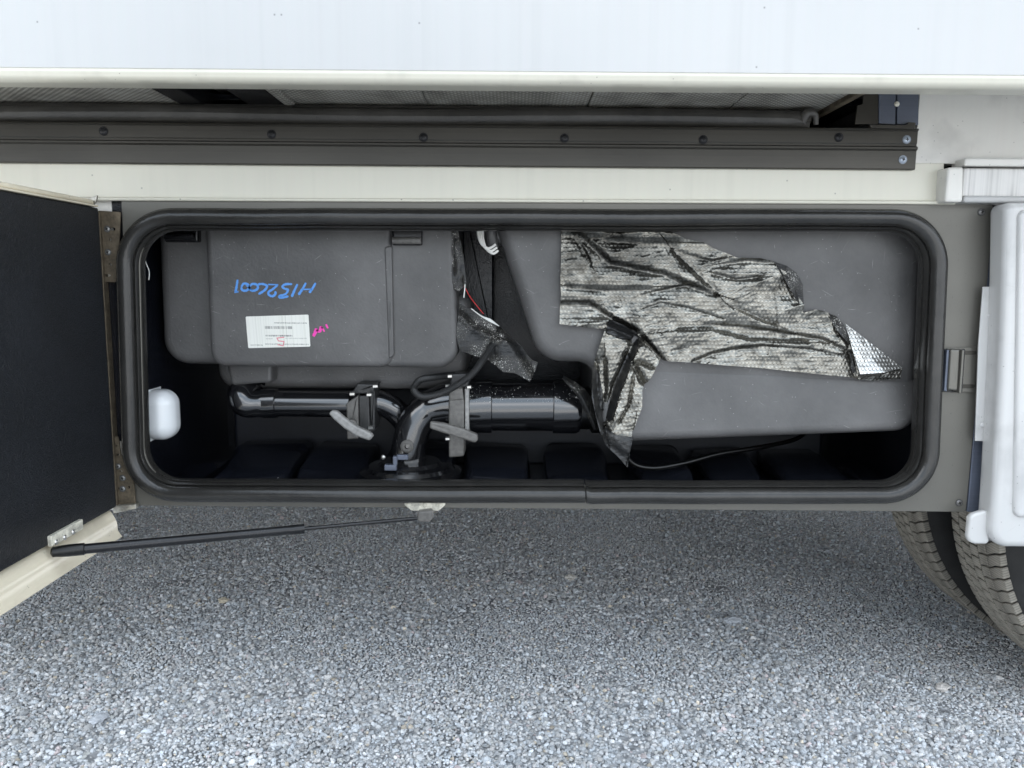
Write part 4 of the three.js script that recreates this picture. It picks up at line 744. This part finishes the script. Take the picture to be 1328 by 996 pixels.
  const hp = [[950, 60], [1040, 100], [1128, 160], [1190, 215], [1262, 290], [1215, 368], [1168, 442], [1146, 480], [1140, 580], [1110, 650], [1082, 720], [1062, 830], [1050, 920], [1035, 905], [1000, 865], [930, 800], [892, 722], [872, 640], [846, 520], [850, 400], [882, 260], [925, 130]];
  const Zs = zR + 0.020, hpoly = hp.map((p) => c6(p, Zs));
  const mk6 = (pts, w, dep, tilt, dark) => [pts.map((p) => c6(p, Zs)), w, dep, tilt, dark];
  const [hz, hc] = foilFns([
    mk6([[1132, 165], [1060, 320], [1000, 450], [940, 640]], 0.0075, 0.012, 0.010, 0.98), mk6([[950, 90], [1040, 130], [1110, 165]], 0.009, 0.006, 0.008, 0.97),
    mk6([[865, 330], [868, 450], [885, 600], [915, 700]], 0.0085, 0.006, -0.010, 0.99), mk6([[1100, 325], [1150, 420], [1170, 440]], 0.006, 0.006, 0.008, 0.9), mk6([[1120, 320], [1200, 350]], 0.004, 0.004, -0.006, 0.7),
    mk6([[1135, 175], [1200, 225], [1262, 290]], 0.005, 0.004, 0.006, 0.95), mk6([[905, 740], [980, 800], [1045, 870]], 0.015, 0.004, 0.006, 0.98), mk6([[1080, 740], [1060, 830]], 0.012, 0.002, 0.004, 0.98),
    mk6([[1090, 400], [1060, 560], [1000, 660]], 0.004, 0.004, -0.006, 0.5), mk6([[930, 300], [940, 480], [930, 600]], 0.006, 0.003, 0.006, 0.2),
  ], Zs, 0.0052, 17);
  const lift = (x, y) => hz(x, y) + 0.03 * Math.max(0, (hpoly[0].y - y) / 0.25 - 0.45);
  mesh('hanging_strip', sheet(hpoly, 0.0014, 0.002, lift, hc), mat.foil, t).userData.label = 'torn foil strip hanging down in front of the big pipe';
  const black = [
    [[862, 318], [890, 380], [915, 480], [926, 640], [905, 735], [892, 722], [872, 640], [846, 520], [850, 400]],
    [[892, 722], [928, 690], [990, 735], [1082, 745], [1062, 830], [1050, 920], [1035, 905], [1000, 865], [930, 800]],
    [[1133, 166], [1118, 225], [1070, 340], [1015, 470], [960, 648], [932, 652], [985, 450], [1050, 300]],
    [[950, 60], [1040, 100], [1130, 163], [1085, 188], [1010, 172], [936, 142]],
  ];
  for (const b of black) { const bp = b.map((p) => c6(p, Zs)); mesh('black_fold', sheet(bp, 0.0014, 0.0012, (x, y) => lift(x, y) + 0.0035 + 0.002 * vnoise(x * 160, y * 160, 463)), mat.blackFilm, t); }
  // curled black remnant round the end of the pipe
  const cur = [];
  { const pos = [], uv = [], n = 26, m = 6; const ctr = [[680, 408], [735, 450], [790, 500], [830, 570], [862, 650], [880, 715]]; const cu = new THREE.CatmullRomCurve3(ctr.map(([x, y], i) => c6([x, y], -0.062 + [0, 0.012, 0.018, 0.018, 0.014, 0.012][i]))); const f = (u, v) => { const p = cu.getPoint(u), w = 0.020 * Math.sin(0.25 + u * 2.4); return V(p.x + (v - 0.5) * w, p.y + (v - 0.5) * w * 0.3, p.z - 0.016 * (v - 0.3) ** 2 * 4 + 0.002 * vnoise(u * 9, v * 3, 461)); }; for (let i = 0; i < n; i++) for (let j = 0; j < m; j++) { const A = f(i / n, j / m), B = f((i + 1) / n, j / m), C = f((i + 1) / n, (j + 1) / m), E = f(i / n, (j + 1) / m); for (const p of [A, B, C, A, C, E]) { pos.push(p.x, p.y, p.z); uv.push(p.x, p.y); } } const g = new THREE.BufferGeometry(); g.setAttribute('position', new THREE.Float32BufferAttribute(pos, 3)); g.setAttribute('uv', new THREE.Float32BufferAttribute(uv, 2)); mesh('curled_strip', toCreasedNormals(g, 0.9), mat.backing, t); }
}
// black scrap between the tanks
{
  const t = tag(group('torn_scrap'), 'black torn insulation scrap hanging in the gap between the two tanks', 'insulation scrap');
  const c6 = ([x, y], z) => P(580 + x / 4.529, 400 + y / 4.529, z), Z = -0.07;
  const poly = [[75, -30], [130, 0], [230, 65], [310, 105], [370, 160], [430, 215], [470, 270], [495, 300], [532, 315], [520, 350], [500, 400], [488, 432], [440, 405], [395, 380], [330, 375], [290, 345], [240, 300], [180, 285], [75, 250], [60, 200], [52, 150], [62, 50]].map((p) => c6(p, Z));
  const mk = (pts, w, dep, tilt) => [pts.map((p) => c6(p, Z)), w, dep, tilt, 0];
  const [fz] = foilFns([mk([[70, 20], [160, 110], [280, 160]], 0.010, 0.006, 0.008), mk([[280, 160], [250, 250], [270, 320]], 0.008, 0.004, -0.008), mk([[320, 120], [420, 260], [500, 400]], 0.012, 0.004, 0.008)], Z, 0.006, 29);
  mesh('scrap', sheet(poly, 0.0022, 0.002, fz), mat.backing, t);
  mesh('lit_edge', tube([c6([140, 0], Z + 0.004), c6([200, 45], Z + 0.005), c6([250, 70], Z + 0.006), c6([305, 104], Z + 0.004)], [0.0008, 0.0012, 0.003, 0.0006], 20, 6), mat.whiteWire, t);  // white tube painted in for the light along the torn edge
  // matted strip on the side of the left tank
  const sp = [[586, 300], [594, 298], [601, 330], [605, 368], [596, 378], [586, 374]].map(([x, y]) => P(x, y, -0.075));
  mesh('side_strip', sheet(sp, 0.002, 0.003, (x, y) => -0.075 + 0.005 * vnoise(x * 300, y * 60, 471)), mat.backing, t);
}
// drain pipes
const pz = -0.135;
{
  const big = tag(group('drain_pipe'), 'thick glossy black drain pipe with gate valve, bending down to the outlet', 'drain pipe');
  const a = P(607, 528, pz), b = P(790, 529, pz), r = M(31, pz);
  mesh('pipe', stepped(P(636, 528, pz), P(720, 528.5, pz), [[0, r], [1, r]], 48), mat.pipe, big);
  mesh('coupling', stepped(P(606, 528, pz), P(639, 528, pz), [[0, r * 1.03], [0.05, r * 1.09], [0.96, r * 1.09], [1, r * 1.0]], 48), mat.pipe, big);
  mesh('coupling', stepped(P(716, 528.5, pz), P(752, 529, pz), [[0, r * 1.0], [0.03, r * 1.09], [0.85, r * 1.09], [1, r * 0.99]], 48), mat.pipe, big);
  mesh('pipe_end', stepped(P(751, 529, pz), P(800, 530, pz), [[0, r * 0.9], [0.3, r * 0.9], [0.35, r * 1.05], [1, r * 1.05]], 40), mat.pipeDull, big);
  const re = M(22.5, pz + 0.01);
  mesh('elbow', tube([P(590, 524, pz), P(572, 526, pz + 0.004), P(552, 534, pz + 0.010), P(538, 552, pz + 0.016), P(531, 574, pz + 0.02), P(529, 612, pz + 0.02)], [re * 1.35, re * 1.2, re * 1.02, re, re, re], 60, 40), mat.pipe, big);
  // outlet ring on the floor
  const oc = P(533, 625, pz + 0.02);
  const ring = new THREE.LatheGeometry([[0.028, 0.020], [0.052, 0.018], [0.058, 0.012], [0.075, 0.010], [0.080, 0.004], [0.092, 0.000], [0.095, -0.010], [0.095, -0.03], [0.028, -0.03]].map(([q, y]) => new THREE.Vector2(q, y)), 56); ring.translate(oc.x, oc.y + 0.022, oc.z);
  mesh('outlet_ring', toCreasedNormals(ring, 0.5), mat.pipe, big);
  const lug = mesh('lug', [boxPx(498, 603, 514, 611, pz + 0.085, 0.012, 0.002), boxPx(509, 592, 515, 604, pz + 0.085, 0.010, 0.002), boxPx(514, 590, 529, 597, pz + 0.08, 0.01, 0.002)], mat.bluePlate, big);
  const wg = new THREE.LatheGeometry([[0.004, 0.002], [0.0042, 0.004], [0.0085, 0.004], [0.0115, 0.002], [0.012, 0]].map(([q, y]) => new THREE.Vector2(q, y)), 28); wg.rotateX(Math.PI / 2);
  placed('boss', toCreasedNormals(wg, 0.5), mat.valve, big, P(528, 579, pz + 0.02 + re + 0.001));
  placed('bolt', rivetGeo, mat.steel, big, P(497, 593, pz + 0.05));
  // gate valve
  const gv = group('gate_valve', big), zv = -0.078;
  mesh('valve_body', [prismPx([[581.5, 519], [602, 517], [602, 592], [582, 594]], 0.004, zv, 0.05, 0.003), prismPx([[583, 504], [600, 503], [602, 520], [581.5, 521]], 0.003, zv - 0.003, 0.05, 0.003)], mat.valve, gv);
  mesh('valve_flange', prismPx([[602.5, 504], [608, 504], [608.5, 566], [603, 566]], 0.002, zv - 0.001, 0.10, 0.002), mat.handle, gv);
  mesh('valve_head', prismPx([[585, 485], [611, 484], [607, 503], [583, 503]], 0.003, zv - 0.02, 0.07, 0.003), mat.valveDark, gv);
  mesh('handle', prismPx([[557.5, 547], [575, 549], [598, 555], [619, 563.5], [620, 571], [616, 575], [594, 568], [572, 561], [557, 556]], 0.003, zv + 0.042, 0.013, 0.0035, 3), mat.valve, gv);
  mesh('stem', bar(P(590, 556, zv - 0.004), P(590, 559, zv + 0.034), 0.0075), mat.valve, gv);
  for (const [x, y] of [[583, 488], [580, 501], [608, 502], [580, 569]]) mesh('bolt', bar(P(x - 2, y, zv + 0.003), P(x + 3, y - 0.3, zv + 0.003), 0.0036, 6), mat.steel, gv);
}
{
  const sm = tag(group('drain_pipe'), 'thinner black drain pipe with gate valve under the left tank', 'drain pipe');
  const z = -0.13, r = M(17, z);
  mesh('pipe', stepped(P(345, 523, z), P(455, 524.5, z), [[0, r], [1, r]], 36), mat.pipe, sm);
  mesh('coupling', stepped(P(340, 523, z), P(361, 523, z), [[0, r * 1.02], [0.06, r * 1.14], [0.95, r * 1.14], [1, r]], 36), mat.pipe, sm);
  mesh('elbow', tube([P(328, 486, z - 0.055), P(326, 494, z - 0.035), P(319, 504, z - 0.008), P(314, 515, z + 0.010), P(320, 523, z + 0.013), P(334, 523.5, z + 0.005), P(346, 523, z)], [r * 1.12, r * 1.12, r * 1.1, r * 1.1, r * 1.08, r * 1.06, r * 1.06], 60, 36), mat.pipe, sm);
  mesh('collar', stepped(P(329, 484, z - 0.07), P(325, 498, z - 0.022), [[0, r * 1.45], [0.8, r * 1.45], [0.95, r * 1.36], [1, r * 1.15]], 36), mat.pipeDull, sm);
  const tor = new THREE.TorusGeometry(M(20, z), 0.005, 12, 40); tor.rotateX(0.95); const c = P(325.5, 499, z - 0.022); tor.translate(c.x, c.y, c.z);
  mesh('outlet_ring', tor, mat.pipe, sm);
  mesh('curved_pipe', tube([P(478, 521, z - 0.01), P(495, 523, z - 0.015), P(512, 532, z - 0.02), P(528, 552, z - 0.03), P(534, 580, z - 0.035)], r * 0.98, 40, 30), mat.pipe, sm);
  const gv = group('gate_valve', sm), zv = -0.082;
  mesh('valve_body', [prismPx([[449, 523], [464, 513], [465, 569], [450, 570]], 0.003, zv, 0.04, 0.0025)], mat.valve, gv);
  mesh('valve_side', prismPx([[465, 514], [478, 513], [480, 563], [466, 567]], 0.002, zv - 0.006, 0.05, 0.002), mat.valveDark, gv);
  mesh('valve_flange', prismPx([[479, 509], [486, 506], [486, 558], [481, 562]], 0.002, zv - 0.014, 0.06, 0.002), mat.valveDark, gv);
  mesh('valve_head', prismPx([[463, 498], [489, 498], [483, 511], [455, 511]], 0.002, zv - 0.012, 0.05, 0.0025), mat.valveDark, gv);
  mesh('valve_neck', bar(P(442, 526, zv - 0.045), P(452, 526, zv - 0.045), M(13, z)), mat.valve, gv);
  mesh('handle', prismPx([[429, 532.5], [436, 533], [448, 543], [462, 553], [480, 561], [484, 566], [479, 572], [462, 566.5], [446, 556], [432, 544], [426, 537]], 0.003, zv + 0.044, 0.014, 0.004, 3), mat.handle, gv);
  mesh('stem', bar(P(457, 546, zv - 0.004), P(457, 550, zv + 0.034), 0.007), mat.valve, gv);
  for (const [x, y] of [[487, 501], [479, 512], [457, 511], [481, 555]]) mesh('bolt', bar(P(x - 3, y, zv + 0.002), P(x + 3, y - 0.3, zv + 0.002), 0.0038, 6), mat.steel, gv);
}
// dust and swarf lying on the pipe, the seal and the liner floor
function flakes(n, place, size) {
  const list = []; for (let i = 0; i < n; i++) { const p = place(), s = size * (0.4 + 1.2 * rnd() * rnd()), g = new THREE.TetrahedronGeometry(s); g.scale(1 + rnd() * 2, 0.5, 0.8); g.rotateX(rnd() * 6); g.rotateY(rnd() * 6); g.rotateZ(rnd() * 6); g.translate(p.x, p.y, p.z); list.push(g); }
  return merge(list);
}
{
  const pipe = scene.getObjectByName('drain_pipe'), r = M(31, pz);
  const f = mesh('swarf', flakes(170, () => { const x = 608 + Math.pow(rnd(), 1.2) * 140, a = rr(0.35, 1.15), c = P(x, 528, pz), q = r * (x < 640 || x > 716 ? 1.09 : 1) + 0.0002; return V(c.x, c.y + Math.sin(a) * q, c.z + Math.cos(a) * q); }, 0.0008), mat.whiteWire, pipe); f.userData.kind = 'stuff';
  const lin = home.getObjectByName('compartment_liner'), yf = P(664, 643, 0).y - 0.012;
  const d = mesh('debris', flakes(110, () => { const k = rnd(), c = k < 0.55 ? P(rr(330, 400), rr(596, 618), -0.03) : P(rr(240, 1150), 615, -0.04); return V(c.x, yf + 0.002 + (k < 0.55 ? 0.02 * rnd() : 0), rr(-0.07, -0.02)); }, 0.0012), mat.whiteWire, lin); d.userData.kind = 'stuff';
}
// cables
{
  const z = -0.055;
  const cv = new THREE.CatmullRomCurve3([P(640, 446, -0.062), P(628, 464, z), P(612, 485, z), P(590, 501, z), P(566, 512, z), P(546, 514, z - 0.01), P(537, 506, z - 0.02), P(543, 494, z - 0.03), P(565, 489, z - 0.05), P(590, 486, z - 0.06)]);
  const n = 260, pts = cv.getSpacedPoints(n), rad = pts.map((_, i) => 0.0056 + (i & 1 ? 0.0009 : 0));
  const o = tag(group('corrugated_conduit'), 'black corrugated conduit looping over the thick drain pipe bend', 'conduit');
  mesh('tube', tube(pts, rad, 1, 12, true, true), mat.valveDark, o);
}
{
  const o = tag(group('wire_pair'), 'thin red and white wires in the gap above the black scrap', 'wires');
  mesh('red_wire', tube([P(602, 371, -0.07), P(609, 384, -0.066), P(618, 396, -0.064), P(627, 407, -0.064)], 0.0008, 20, 8), mat.red, o);
  mesh('white_wire', tube([P(603, 369, -0.07), P(602.5, 377, -0.068), P(601.5, 386, -0.068)], 0.0011, 10, 8), mat.whiteWire, o);
}
{
  const o = mesh('cable', tube([P(806, 586, -0.06), P(822, 602, -0.07), P(845, 607, -0.08), P(885, 601, -0.10), P(930, 589, -0.13), P(985, 580, -0.17), P(1030, 570, -0.22), P(1046, 560, -0.26)], 0.0045, 60, 10), mat.pipeDull);
  tag(o, 'black cable lying across the compartment floor at the right', 'cable');
}
{
  const o = mesh('loose_thread', tube([P(197, 305, 0.0), P(188, 314, -0.018), P(186, 324, -0.022), P(189, 340, -0.022), P(193.5, 352, -0.024), P(193, 363, -0.024)], 0.0007, 30, 6), mat.whiteWire);
  tag(o, 'thin white thread hanging from the seal at the upper left corner', 'thread');
}
// compartment lamp on the left wall
{
  const o = tag(group('compartment_lamp'), 'white rounded compartment lamp low on the left inner wall', 'lamp');
  const z = -0.05, c = P(198, 541, z), g = new RoundedBoxGeometry(M(47, z), M(68, z), 0.06, 6, 0.0265); g.translate(c.x, c.y, c.z - 0.03);
  mesh('lens', g, mat.lamp, o);
  const bx = P(170, 400, 0).x - 0.010; mesh('base', box(bx, c.y - 0.045, c.z - 0.062, c.x - 0.012, c.y + 0.045, c.z - 0.012, 0.006), mat.lamp, o);
}

const renderer = new THREE.WebGLRenderer({ antialias: true });
renderer.setSize(1024, 768); renderer.toneMapping = THREE.LinearToneMapping; renderer.toneMappingExposure = EXPOSURE; renderer.shadowMap.enabled = true;
renderer.render(scene, camera);
